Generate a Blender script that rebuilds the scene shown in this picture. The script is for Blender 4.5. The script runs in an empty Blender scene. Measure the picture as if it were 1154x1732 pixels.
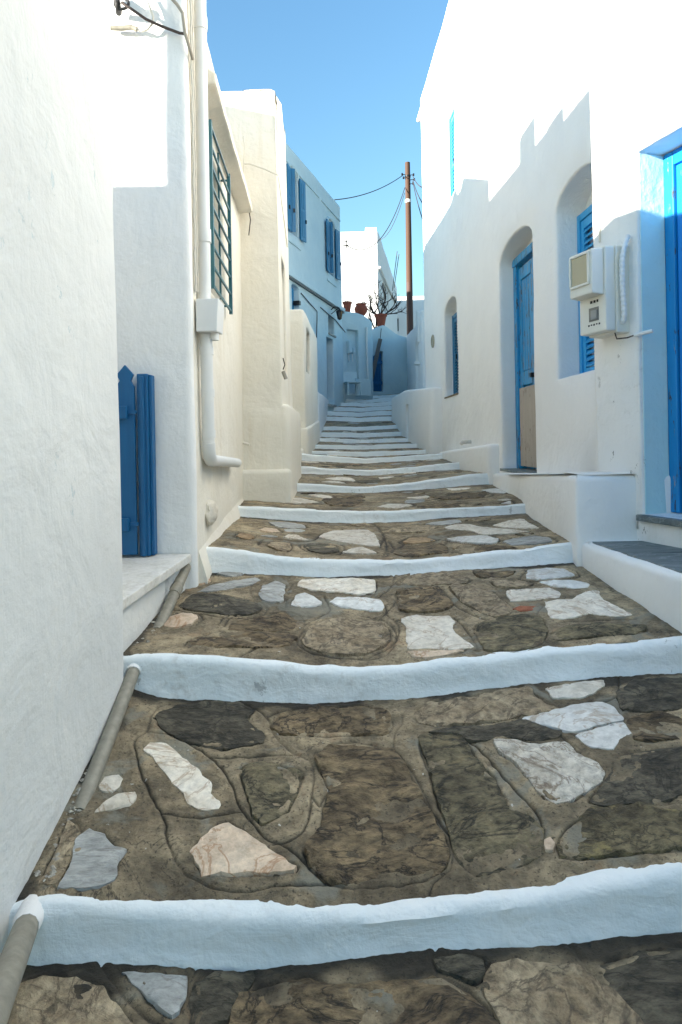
import bpy, bmesh, math, random
import numpy as np
from mathutils import Vector, Matrix, noise
from mathutils.geometry import delaunay_2d_cdt

scene = bpy.context.scene
COL = scene.collection
random.seed(7)

# ------------------------------------------------------------------ camera
F, CX, CY, ROLL = 1155.0, 577.0, 745.0, 0.018
cr, sr = math.cos(ROLL), math.sin(ROLL)
RV, UV_, FV = Vector((cr, 0, -sr)), Vector((sr, 0, cr)), Vector((0, 1, 0))
cam_d = bpy.data.cameras.new('camera')
cam = bpy.data.objects.new('camera', cam_d)
COL.objects.link(cam)
M = Matrix.Identity(4)
for i in range(3):
    M[i][0], M[i][1], M[i][2] = RV[i], UV_[i], -FV[i]
cam.matrix_world = M
cam_d.sensor_fit = 'AUTO'
cam_d.sensor_width = 36.0
cam_d.lens = 36.0 * F / 1732.0
cam_d.shift_x = 0.0
cam_d.shift_y = -(866.0 - CY) / 1732.0
cam_d.clip_start = 0.02
cam_d.clip_end = 2000.0
scene.camera = cam

# ------------------------------------------------------------------ light
SUN_EL = math.radians(10.0)
LX, LY = 0.894, 0.447
sun_dir = Vector((LX * math.cos(SUN_EL), LY * math.cos(SUN_EL), -math.sin(SUN_EL)))
world = bpy.data.worlds.new('World')
scene.world = world
world.use_nodes = True
wnt = world.node_tree
bg = wnt.nodes['Background']
sky = wnt.nodes.new('ShaderNodeTexSky')
sky.sky_type = 'NISHITA'
sky.sun_disc = False
sky.sun_elevation = SUN_EL
sky.sun_rotation = math.atan2(-LX, -LY) % (2 * math.pi)
sky.altitude = 0.0
sky.air_density = 1.7
sky.dust_density = 0.0
sky.ozone_density = 5.0
wnt.links.new(sky.outputs[0], bg.inputs[0])
bg.inputs[1].default_value = 0.09
sd = bpy.data.lights.new('sun', 'SUN')
sd.energy = 3.9
sd.angle = math.radians(0.6)
sd.color = (1.0, 0.94, 0.83)
so = bpy.data.objects.new('sun', sd)
so.rotation_euler = sun_dir.to_track_quat('-Z', 'Y').to_euler()
so.location = (-20, -20, 20)
COL.objects.link(so)
vs = scene.view_settings
vs.view_transform = 'Standard'
vs.look = 'None'
vs.gamma = 1.0
vs.use_curve_mapping = False
vs.exposure = 2.36
scene.cycles.max_bounces = 10
scene.cycles.diffuse_bounces = 7
scene.cycles.use_denoising = True

# ------------------------------------------------------------------ projection helpers
def ray(px, py):
    return RV * ((px - CX) / F) + UV_ * ((CY - py) / F) + FV
def P(px, py, d):
    return ray(px, py) * d
def hit(px, py, a, b):
    """point where the sight line meets the vertical plane over the plan line a-b"""
    r = ray(px, py)
    dx, dy = b[0] - a[0], b[1] - a[1]
    # cross((t*r - a), dir) = 0
    den = r.x * dy - r.y * dx
    t = (a[0] * dy - a[1] * dx) / den
    return r * t

# ------------------------------------------------------------------ object helpers
def link_mesh(name, me, parent=None):
    o = bpy.data.objects.new(name, me)
    COL.objects.link(o)
    if parent is not None:
        o.parent = parent
    return o
def origin_of(o):
    v = Vector((0, 0, 0))
    while o is not None:
        v += o.location
        o = o.parent
    return v
def mk(name, verts, faces, mat, parent=None, smooth=False, bevel=0.0):
    base = origin_of(parent) if parent is not None else None
    vs_ = [Vector(v) for v in verts]
    if base is None:
        n = len(vs_)
        base = Vector((sum(v.x for v in vs_) / n, sum(v.y for v in vs_) / n, min(v.z for v in vs_)))
        loc = base.copy()
    else:
        loc = Vector((0, 0, 0))
    me = bpy.data.meshes.new(name)
    me.from_pydata([tuple(v - base) for v in vs_], [], faces)
    if bevel > 0:
        bm = bmesh.new(); bm.from_mesh(me)
        es = [e for e in bm.edges if len(e.link_faces) == 2 and e.calc_face_angle(0) > 0.6]
        bmesh.ops.bevel(bm, geom=es, offset=bevel, segments=2, affect='EDGES', profile=0.6, clamp_overlap=True)
        bm.to_mesh(me); bm.free()
    if smooth:
        me.polygons.foreach_set('use_smooth', [True] * len(me.polygons))
        if hasattr(me, 'set_sharp_from_angle'): me.set_sharp_from_angle(angle=math.radians(48))
    me.materials.append(mat)
    me.update()
    o = link_mesh(name, me, parent)
    o.location = loc
    return o
def tag(o, label=None, cat=None, group=None, kind=None):
    if label: o['label'] = label
    if cat: o['category'] = cat
    if group: o['group'] = group
    if kind: o['kind'] = kind
    return o
def thing(name, label, cat, loc, group=None, kind=None):
    o = bpy.data.objects.new(name, None)
    o.empty_display_size = 0.2
    COL.objects.link(o)
    o.location = loc
    return tag(o, label, cat, group, kind)

class MB:
    def __init__(self):
        self.v, self.f = [], []
    def box(self, o, t, n, a0, a1, b0, b1, c0, c1):
        """box in the frame o + t*a + n*b + z*c"""
        k = len(self.v)
        z = Vector((0, 0, 1))
        for c in (c0, c1):
            for a, b in ((a0, b0), (a1, b0), (a1, b1), (a0, b1)):
                self.v.append(o + t * a + n * b + z * c)
        fs = [(0, 3, 2, 1), (4, 5, 6, 7), (0, 1, 5, 4), (1, 2, 6, 5), (2, 3, 7, 6), (3, 0, 4, 7)]
        if (t.cross(n)).z < 0:
            fs = [tuple(reversed(q)) for q in fs]
        self.f += [tuple(k + i for i in q) for q in fs]
        return self
    def prism(self, pts2, o, t, n, b0, b1):
        """outline (a, c) in the t-z plane extruded from b0 to b1 along n"""
        z = Vector((0, 0, 1))
        k = len(self.v); m = len(pts2)
        for b in (b0, b1):
            for a, c in pts2:
                self.v.append(o + t * a + n * b + z * c)
        self.f.append(tuple(k + i for i in range(m)))
        self.f.append(tuple(k + m + i for i in reversed(range(m))))
        for i in range(m):
            j = (i + 1) % m
            self.f.append((k + j, k + i, k + m + i, k + m + j))
        return self
    def tube(self, pts, r, n=8, cap=True):
        pts = [Vector(p) for p in pts]
        rs = r if isinstance(r, (list, tuple)) else [r] * len(pts)
        k = len(self.v)
        up = None
        for i, p in enumerate(pts):
            d = (pts[min(i + 1, len(pts) - 1)] - pts[max(i - 1, 0)])
            if d.length < 1e-9: d = Vector((0, 0, 1))
            d.normalize()
            if up is None:
                up = d.orthogonal().normalized()
            else:
                up = (up - d * up.dot(d))
                if up.length < 1e-6: up = d.orthogonal()
                up.normalize()
            s = d.cross(up)
            for j in range(n):
                a = 2 * math.pi * j / n
                self.v.append(p + (up * math.cos(a) + s * math.sin(a)) * rs[i])
        for i in range(len(pts) - 1):
            for j in range(n):
                j2 = (j + 1) % n
                self.f.append((k + i * n + j, k + i * n + j2, k + (i + 1) * n + j2, k + (i + 1) * n + j))
        if cap:
            self.f.append(tuple(k + j for j in reversed(range(n))))
            self.f.append(tuple(k + (len(pts) - 1) * n + j for j in range(n)))
        return self
    def lathe(self, c, prof, n=16):
        k = len(self.v); c = Vector(c)
        for (r, z) in prof:
            for j in range(n):
                a = 2 * math.pi * j / n
                self.v.append(c + Vector((r * math.cos(a), r * math.sin(a), z)))
        for i in range(len(prof) - 1):
            for j in range(n):
                j2 = (j + 1) % n
                self.f.append((k + i * n + j, k + i * n + j2, k + (i + 1) * n + j2, k + (i + 1) * n + j))
        self.f.append(tuple(k + j for j in reversed(range(n))))
        self.f.append(tuple(k + (len(prof) - 1) * n + j for j in range(n)))
        return self
    def build(self, name, mat, parent=None, smooth=False, bevel=0.0):
        return mk(name, self.v, self.f, mat, parent, smooth, bevel)

# numpy value noise
def vnoise(x, y, seed=0):
    x = np.asarray(x, dtype=np.float64); y = np.asarray(y, dtype=np.float64)
    ix = np.floor(x).astype(np.int64); iy = np.floor(y).astype(np.int64)
    fx = x - ix; fy = y - iy
    fx = fx * fx * (3 - 2 * fx); fy = fy * fy * (3 - 2 * fy)
    def h(a, b):
        n = (a * 374761393 + b * 668265263 + seed * 974634733) & 0xffffffff
        n = ((n ^ (n >> 13)) * 1274126177) & 0xffffffff
        n = n ^ (n >> 16)
        return (n & 0xffff) / 32767.5 - 1.0
    return ((h(ix, iy) * (1 - fx) + h(ix + 1, iy) * fx) * (1 - fy)
            + (h(ix, iy + 1) * (1 - fx) + h(ix + 1, iy + 1) * fx) * fy)
def fbm(x, y, seed=0, o=4):
    t = 0; a = 1.0
    for k in range(o):
        t = t + a * vnoise(np.asarray(x) * 2 ** k, np.asarray(y) * 2 ** k, seed + k * 17)
        a *= 0.5
    return t

# ------------------------------------------------------------------ materials
def new_mat(name):
    m = bpy.data.materials.new(name); m.use_nodes = True
    nt = m.node_tree
    b = nt.nodes['Principled BSDF']
    return m, nt, b
def N(nt, typ, **kw):
    n = nt.nodes.new(typ)
    for k, v in kw.items():
        if k in ('operation', 'blend_type', 'data_type', 'interpolation', 'noise_dimensions', 'feature', 'attribute_name', 'samples', 'distance', 'wave_type', 'bands_direction'):
            setattr(n, k, v)
        else:
            n.inputs[k].default_value = v
    return n
def pos_scaled(nt, s=(1, 1, 1), rot=(0, 0, 0)):
    g = nt.nodes.new('ShaderNodeNewGeometry')
    mp = nt.nodes.new('ShaderNodeMapping')
    mp.inputs['Scale'].default_value = s
    mp.inputs['Rotation'].default_value = rot
    nt.links.new(g.outputs['Position'], mp.inputs['Vector'])
    return mp.outputs[0]
def noise_tex(nt, vec, scale, detail=4, rough=0.55, dist=0.0):
    n = nt.nodes.new('ShaderNodeTexNoise')
    n.inputs['Scale'].default_value = scale
    n.inputs['Detail'].default_value = detail
    n.inputs['Roughness'].default_value = rough
    n.inputs['Distortion'].default_value = dist
    nt.links.new(vec, n.inputs['Vector'])
    return n.outputs['Fac']
def ramp(nt, fac, stops):
    r = nt.nodes.new('ShaderNodeValToRGB')
    el = r.color_ramp.elements
    while len(el) < len(stops): el.new(0.5)
    for e, (p, c) in zip(el, stops):
        e.position = p
        e.color = (c, c, c, 1) if isinstance(c, (int, float)) else (*c, 1)
    nt.links.new(fac, r.inputs['Fac'])
    return r.outputs['Color']
def mix(nt, fac, a, b, blend='MIX'):
    n = nt.nodes.new('ShaderNodeMix')
    n.data_type = 'RGBA'; n.blend_type = blend
    for s, v in ((n.inputs[0], fac), (n.inputs[6], a), (n.inputs[7], b)):
        if hasattr(v, 'links') or hasattr(v, 'is_linked'):
            nt.links.new(v, s)
        elif isinstance(v, (int, float)):
            s.default_value = v
        else:
            s.default_value = (*v, 1)
    return n.outputs[2]
def math_n(nt, op, a, b=0.0):
    n = nt.nodes.new('ShaderNodeMath'); n.operation = op
    for s, v in ((n.inputs[0], a), (n.inputs[1], b)):
        if isinstance(v, (int, float)): s.default_value = v
        else: nt.links.new(v, s)
    return n.outputs[0]
def bump(nt, b, h, strength, dist=0.01, prev=None):
    n = nt.nodes.new('ShaderNodeBump')
    n.inputs['Strength'].default_value = strength
    n.inputs['Distance'].default_value = dist
    nt.links.new(h, n.inputs['Height'])
    if prev is not None: nt.links.new(prev, n.inputs['Normal'])
    nt.links.new(n.outputs[0], b.inputs['Normal'])
    return n.outputs[0]

def plaster(name, base, dark=None, dirt=0.0, chips=0.0, chip_col=(0.30, 0.32, 0.30), grain=1.0, streak=0.0, streak_col=(0.45, 0.38, 0.27)):
    m, nt, b = new_mat(name)
    p = pos_scaled(nt)
    dark = dark or tuple(c * 0.9 for c in base)
    c = mix(nt, ramp(nt, noise_tex(nt, p, 1.7, 5, 0.6), [(0.35, 0.0), (0.65, 1.0)]), dark, base)
    pv = pos_scaled(nt, (9, 9, 0.8))
    if streak > 0:
        sfac = ramp(nt, noise_tex(nt, pv, 1.0, 4, 0.6), [(0.60 - 0.12 * streak, 0.0), (0.80, min(1, streak))])
        patch = ramp(nt, noise_tex(nt, p, 0.9, 3, 0.5), [(0.45, 0.0), (0.62, 1.0)])
        c = mix(nt, math_n(nt, 'MULTIPLY', sfac, patch), c, streak_col)
    if dirt > 0:
        d = ramp(nt, noise_tex(nt, p, 14, 6, 0.7), [(0.60 - 0.05 * dirt, 0.0), (0.74, 0.6 * min(1, dirt))])
        patch = ramp(nt, noise_tex(nt, p, 1.3, 3, 0.5), [(0.46, 0.0), (0.66, 1.0)])
        c = mix(nt, math_n(nt, 'MULTIPLY', d, patch), c, (0.36, 0.33, 0.28))
    hh = noise_tex(nt, p, 9, 6, 0.62)
    if chips > 0:
        cv = noise_tex(nt, pos_scaled(nt, (1, 1, 0.55)), 11, 7, 0.72)
        cm = ramp(nt, cv, [(0.66 - 0.06 * chips, 0.0), (0.675 - 0.06 * chips, 1.0)])
        patch = ramp(nt, noise_tex(nt, p, 1.1, 2, 0.5), [(0.50, 0.0), (0.56, 1.0)])
        cm = math_n(nt, 'MULTIPLY', cm, patch)
        c = mix(nt, cm, c, chip_col)
        hh = math_n(nt, 'SUBTRACT', hh, math_n(nt, 'MULTIPLY', cm, 0.25))
    nt.links.new(c, b.inputs['Base Color'])
    b.inputs['Roughness'].default_value = 0.88
    b.inputs['Specular IOR Level'].default_value = 0.25
    n0 = bump(nt, b, noise_tex(nt, p, 3.2, 4, 0.55, 0.5), 0.42 * grain, 0.05)
    n1 = bump(nt, b, hh, 0.40 * grain, 0.02, n0)
    # brush strokes of the lime wash
    st = noise_tex(nt, pos_scaled(nt, (60, 60, 14)), 1.0, 3, 0.6)
    n2 = bump(nt, b, st, 0.22 * grain, 0.006, n1)
    bump(nt, b, noise_tex(nt, p, 130, 3, 0.6), 0.25 * grain, 0.003, n2)
    return m

def paint(name, base, worn=0.0, wood=(0.30, 0.27, 0.23), under=(0.05, 0.04, 0.03), rough=0.45):
    m, nt, b = new_mat(name)
    pv = pos_scaled(nt, (26, 26, 2.2))
    p = pos_scaled(nt)
    c = mix(nt, noise_tex(nt, pv, 1.0, 5, 0.6), tuple(x * 0.78 for x in base), tuple(min(1, x * 1.18) for x in base))
    hh = noise_tex(nt, pv, 1.6, 4, 0.6)
    if worn > 0:
        w1 = noise_tex(nt, pos_scaled(nt, (30, 30, 6)), 1.0, 7, 0.7)
        k = ramp(nt, w1, [(0.66 - 0.12 * worn, 0.0), (0.69 - 0.12 * worn, 1.0)])
        c = mix(nt, k, c, under)
        w2 = noise_tex(nt, pos_scaled(nt, (22, 22, 4), (0.3, 0.1, 0)), 1.3, 7, 0.7)
        k2 = ramp(nt, w2, [(0.70 - 0.12 * worn, 0.0), (0.72 - 0.12 * worn, 1.0)])
        c = mix(nt, k2, c, wood)
        hh = math_n(nt, 'SUBTRACT', hh, math_n(nt, 'MULTIPLY', k, 0.5))
    nt.links.new(c, b.inputs['Base Color'])
    b.inputs['Roughness'].default_value = rough
    bump(nt, b, hh, 0.35, 0.004)
    return m

def simple(name, base, rough=0.6, metal=0.0, var=0.15, scale=20, bumpk=0.15):
    m, nt, b = new_mat(name)
    p = pos_scaled(nt)
    c = mix(nt, noise_tex(nt, p, scale, 5, 0.6), tuple(x * (1 - var) for x in base), tuple(min(1, x * (1 + var)) for x in base))
    nt.links.new(c, b.inputs['Base Color'])
    b.inputs['Roughness'].default_value = rough
    b.inputs['Metallic'].default_value = metal
    bump(nt, b, noise_tex(nt, p, scale * 3, 4, 0.6), bumpk, 0.004)
    return m

def stone_mat(name, c0, c1, vein=None, vein_amt=0.0, stretch=(1, 1, 1), rot=0.0, rough=0.8, grain=1.0, spots=None, spot_amt=0.0, contrast=(0.35, 0.65)):
    m, nt, b = new_mat(name)
    oi = nt.nodes.new('ShaderNodeObjectInfo')
    g = nt.nodes.new('ShaderNodeNewGeometry')
    mp = nt.nodes.new('ShaderNodeMapping')
    mp.inputs['Scale'].default_value = stretch
    nt.links.new(g.outputs['Position'], mp.inputs['Vector'])
    # every stone turned its own way
    rv = nt.nodes.new('ShaderNodeCombineXYZ')
    rr = math_n(nt, 'ADD', math_n(nt, 'MULTIPLY', oi.outputs['Random'], 2.2), rot)
    nt.links.new(rr, rv.inputs[2])
    nt.links.new(rv.outputs[0], mp.inputs['Rotation'])
    p = mp.outputs[0]
    n1 = noise_tex(nt, p, 7, 7, 0.68, 0.6)
    c = mix(nt, ramp(nt, n1, [(contrast[0], 0.0), (contrast[1], 1.0)]), c0, c1)
    n2 = noise_tex(nt, p, 30, 6, 0.7, 0.3)
    c = mix(nt, min(0.85, 0.10 + 0.5 * grain), c, ramp(nt, n2, [(0.34, 0.10), (0.60, 1.0)]), 'MULTIPLY')
    if vein:
        w = noise_tex(nt, p, 3.5, 6, 0.6, 1.6)
        a = math_n(nt, 'ABSOLUTE', math_n(nt, 'SUBTRACT', w, 0.5))
        k = ramp(nt, a, [(0.0, vein_amt), (0.022, 0.0)])
        c = mix(nt, k, c, vein)
    if spots:
        s = ramp(nt, noise_tex(nt, p, 12, 6, 0.75), [(0.56, 0.0), (0.66, spot_amt)])
        c = mix(nt, s, c, spots)
    # grey traffic dirt, per stone a little lighter or darker
    hv = nt.nodes.new('ShaderNodeHueSaturation')
    nt.links.new(c, hv.inputs['Color'])
    nt.links.new(math_n(nt, 'ADD', math_n(nt, 'MULTIPLY', oi.outputs['Random'], 0.35), 0.83), hv.inputs['Value'])
    nt.links.new(hv.outputs[0], b.inputs['Base Color'])
    b.inputs['Roughness'].default_value = rough
    b1 = bump(nt, b, n1, 0.75 * grain, 0.025)
    b2 = bump(nt, b, n2, 0.9 * grain, 0.010, b1)
    bump(nt, b, noise_tex(nt, p, 110, 4, 0.7), 0.4 * grain, 0.003, b2)
    return m

MT = {}
MT['wash'] = plaster('whitewash', (0.84, 0.835, 0.815), (0.805, 0.80, 0.785), streak=0.12, streak_col=(0.66, 0.61, 0.52))
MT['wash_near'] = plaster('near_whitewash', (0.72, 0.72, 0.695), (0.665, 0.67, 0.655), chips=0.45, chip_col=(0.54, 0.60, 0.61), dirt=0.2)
MT['wash_worn'] = plaster('worn_whitewash', (0.82, 0.805, 0.77), (0.77, 0.765, 0.74), chips=0.35, chip_col=(0.30, 0.29, 0.26), dirt=0.7, streak=0.25)
MT['cream'] = plaster('cream_limewash', (0.80, 0.755, 0.665), (0.77, 0.72, 0.62), dirt=0.4, streak=0.6, streak_col=(0.60, 0.50, 0.35))
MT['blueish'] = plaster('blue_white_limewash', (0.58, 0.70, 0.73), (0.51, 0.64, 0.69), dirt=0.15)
MT['step_white'] = plaster('step_limewash', (0.86, 0.875, 0.865), (0.75, 0.81, 0.825), dirt=1.3, grain=1.2, chips=0.35, chip_col=(0.52, 0.54, 0.54))
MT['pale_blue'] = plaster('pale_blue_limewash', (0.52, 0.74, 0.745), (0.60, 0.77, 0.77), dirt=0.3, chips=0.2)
def kerb_extra():
    m = MT['step_white']; nt = m.node_tree; b = nt.nodes['Principled BSDF']
    old = b.inputs['Normal'].links[0].from_socket
    n = noise_tex(nt, pos_scaled(nt, (1, 1, 2.2)), 6.5, 3, 0.5, 1.4)
    bump(nt, b, n, 0.22, 0.03, old)
kerb_extra()
MT['blue_gate'] = paint('gate_blue_paint', (0.002, 0.105, 0.27))
MT['blue_door'] = paint('bright_blue_paint', (0.003, 0.21, 0.62), worn=0.12)
MT['blue_light'] = paint('light_blue_paint', (0.03, 0.33, 0.66))
MT['blue_old'] = paint('flaking_blue_paint', (0.010, 0.25, 0.52), worn=0.82)
MT['blue_shutter'] = paint('shutter_blue_paint', (0.02, 0.165, 0.32), worn=0.1)
MT['blue_teal'] = paint('teal_grille_paint', (0.03, 0.13, 0.16), worn=0.45, wood=(0.22, 0.09, 0.03), under=(0.05, 0.03, 0.02))
MT['grey_wood'] = paint('bare_grey_wood', (0.40, 0.35, 0.29), worn=0.45, wood=(0.22, 0.17, 0.13), rough=0.85)
MT['pole_wood'] = paint('pole_wood', (0.07, 0.032, 0.016), worn=0.35, wood=(0.12, 0.06, 0.03), under=(0.06, 0.03, 0.02), rough=0.8)
MT['pole_shade_tone'] = paint('shade_toned_pole_wood', (0.065, 0.028, 0.02), worn=0.2, wood=(0.1, 0.05, 0.03), rough=0.7)  # same pole wood, shade below the sun line put in the colour
MT['plank'] = paint('weathered_plank', (0.13, 0.11, 0.095), worn=0.3, wood=(0.2, 0.17, 0.14), rough=0.9)
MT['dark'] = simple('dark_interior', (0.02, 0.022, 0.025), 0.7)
MT['glass'] = simple('window_glass', (0.035, 0.05, 0.06), 0.08, var=0.05, bumpk=0.01)
MT['pvc'] = simple('white_pvc', (0.74, 0.74, 0.72), 0.45, var=0.05, scale=6, bumpk=0.03)
MT['meter'] = simple('cream_plastic', (0.70, 0.69, 0.62), 0.4, var=0.05, scale=6, bumpk=0.03)
MT['meter_glass'] = simple('meter_window', (0.40, 0.36, 0.24), 0.15, var=0.1, scale=12, bumpk=0.02)
MT['steel_pipe'] = simple('dull_galvanised_steel', (0.27, 0.25, 0.20), 0.6, metal=0.15, var=0.5, scale=30)
MT['iron'] = simple('black_iron', (0.015, 0.015, 0.016), 0.5, metal=0.4)
MT['cable'] = simple('dark_cable', (0.05, 0.035, 0.03), 0.7)
MT['cable_white'] = simple('limewashed_cable', (0.62, 0.58, 0.50), 0.8)
MT['terracotta'] = simple('terracotta', (0.30, 0.075, 0.04), 0.8, var=0.25, scale=25)
MT['bark'] = simple('bare_bark', (0.05, 0.035, 0.028), 0.9, var=0.4)
MT['marble_slab'] = stone_mat('marble_slab', (0.62, 0.60, 0.54), (0.72, 0.70, 0.66), (0.45, 0.40, 0.32), 0.4, grain=0.2, rough=0.5)
MT['slate'] = stone_mat('grey_slate', (0.10, 0.125, 0.125), (0.19, 0.215, 0.21), (0.36, 0.38, 0.36), 0.5, stretch=(0.4, 1.6, 1), rough=0.6, grain=0.5)
S = {}
S['white'] = stone_mat('white_marble', (0.66, 0.585, 0.47), (0.82, 0.765, 0.665), (0.36, 0.25, 0.15), 0.8, grain=0.45, rough=0.55, spots=(0.30, 0.24, 0.17), spot_amt=0.45)
S['rough'] = stone_mat('rough_white_stone', (0.50, 0.44, 0.35), (0.76, 0.72, 0.63), (0.16, 0.11, 0.07), 0.8, grain=0.9, spots=(0.20, 0.15, 0.10), spot_amt=0.6)
S['pink'] = stone_mat('pink_marble', (0.52, 0.38, 0.26), (0.74, 0.60, 0.45), (0.33, 0.16, 0.07), 0.8, grain=0.5, rough=0.6, spots=(0.30, 0.2, 0.12), spot_amt=0.4)
S['orange'] = stone_mat('ochre_stone', (0.30, 0.19, 0.10), (0.48, 0.34, 0.19), grain=0.9)
S['tan'] = stone_mat('tan_stone', (0.30, 0.22, 0.13), (0.54, 0.43, 0.28), (0.08, 0.06, 0.04), 0.8, grain=1.3)
S['schist'] = stone_mat('dark_schist', (0.05, 0.042, 0.028), (0.20, 0.17, 0.115), (0.02, 0.017, 0.012), 0.8, stretch=(0.7, 1.35, 1), grain=1.5)
S['brown'] = stone_mat('brown_schist', (0.085, 0.057, 0.030), (0.38, 0.275, 0.15), (0.018, 0.013, 0.009), 0.95, stretch=(0.75, 1.3, 1), grain=1.7)
S['green'] = stone_mat('green_schist', (0.08, 0.066, 0.036), (0.33, 0.27, 0.155), (0.018, 0.017, 0.012), 0.9, stretch=(0.8, 1.25, 1), grain=1.5, spots=(0.33, 0.25, 0.12), spot_amt=0.5)
S['lichen'] = stone_mat('lichen_schist', (0.095, 0.075, 0.04), (0.34, 0.275, 0.15), (0.018, 0.017, 0.012), 0.7, stretch=(0.8, 1.25, 1), grain=1.6, spots=(0.36, 0.29, 0.12), spot_amt=0.75)
S['grey'] = stone_mat('grey_marble', (0.30, 0.30, 0.28), (0.52, 0.52, 0.49), (0.16, 0.13, 0.1), 0.5, stretch=(0.6, 1.4, 1), grain=0.7, rough=0.65)
S['blue'] = stone_mat('bluish_marble', (0.60, 0.59, 0.55), (0.78, 0.77, 0.73), (0.36, 0.27, 0.18), 0.75, grain=0.4, rough=0.55, spots=(0.34, 0.30, 0.24), spot_amt=0.4)
S['red'] = stone_mat('red_brick_bit', (0.26, 0.075, 0.035), (0.38, 0.13, 0.06), grain=0.8)

def mortar_mat():
    m, nt, b = new_mat('mortar')
    p = pos_scaled(nt)
    n1 = noise_tex(nt, p, 2.2, 6, 0.65, 0.4)
    c = mix(nt, ramp(nt, n1, [(0.36, 0.0), (0.64, 1.0)]), (0.19, 0.145, 0.088), (0.56, 0.445, 0.28))
    n2 = noise_tex(nt, p, 16, 7, 0.72, 0.3)
    c = mix(nt, 0.6, c, ramp(nt, n2, [(0.34, 0.08), (0.60, 1.0)]), 'MULTIPLY')
    n5 = noise_tex(nt, p, 5.5, 6, 0.66, 0.8)
    c = mix(nt, 0.7, c, ramp(nt, n5, [(0.36, 0.42), (0.55, 1.0)]), 'MULTIPLY')
    spk = ramp(nt, noise_tex(nt, p, 90, 3, 0.6), [(0.33, 0.75), (0.42, 0.0)])
    c = mix(nt, spk, c, (0.05, 0.038, 0.026))
    ck = math_n(nt, 'ABSOLUTE', math_n(nt, 'SUBTRACT', noise_tex(nt, p, 4.0, 7, 0.62, 1.2), 0.5))
    ckm = math_n(nt, 'MULTIPLY', ramp(nt, ck, [(0.0, 0.9), (0.012, 0.0)]), ramp(nt, noise_tex(nt, p, 1.9, 3, 0.5), [(0.50, 0.0), (0.60, 1.0)]))
    c = mix(nt, ckm, c, (0.035, 0.028, 0.02))
    gry = ramp(nt, noise_tex(nt, p, 3.1, 4, 0.6, 0.8), [(0.56, 0.0), (0.62, 0.7)])
    c = mix(nt, gry, c, (0.24, 0.235, 0.19))
    rust = ramp(nt, noise_tex(nt, p, 4.3, 5, 0.7), [(0.60, 0.0), (0.72, 0.55)])
    c = mix(nt, rust, c, (0.38, 0.215, 0.105))
    fleck = ramp(nt, noise_tex(nt, p, 42, 2, 0.5), [(0.745, 0.0), (0.76, 0.9)])
    c = mix(nt, fleck, c, (0.60, 0.57, 0.51))
    at = nt.nodes.new('ShaderNodeAttribute'); at.attribute_name = 'grime_and_shade'
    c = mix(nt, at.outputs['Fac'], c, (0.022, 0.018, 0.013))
    nt.links.new(c, b.inputs['Base Color'])
    b.inputs['Roughness'].default_value = 0.85
    b1 = bump(nt, b, n2, 1.0, 0.016)
    n3 = noise_tex(nt, p, 75, 5, 0.7)
    bump(nt, b, n3, 0.8, 0.005, b1)
    return m
MT['mortar'] = mortar_mat()
def soil_mat():
    return simple('dry_ground', (0.20, 0.17, 0.12), 0.95, var=0.3, scale=2)
MT['soil'] = soil_mat()

# ------------------------------------------------------------------ ground
gv, gf = [], []
xs = [-300, -60, -20, -8, -3, 0, 3, 8, 20, 60, 300]
ys = [-300, -60, -20, -6, 0, 4, 8, 12, 16, 20, 26, 40, 80, 160, 300]
def ground_z(x, y):
    yy = max(-6.0, min(26.0, y))
    return -1.75 + 0.105 * yy - 0.02 * max(0, yy - 16)
for y in ys:
    for x in xs:
        gv.append((x, y, ground_z(x, y)))
for j in range(len(ys) - 1):
    for i in range(len(xs) - 1):
        a = j * len(xs) + i
        gf.append((a, a + 1, a + 1 + len(xs), a + len(xs)))
tag(mk('ground', gv, gf, MT['soil'], smooth=True), 'dry earth ground under the houses and stairway', 'ground', kind='structure')

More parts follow.
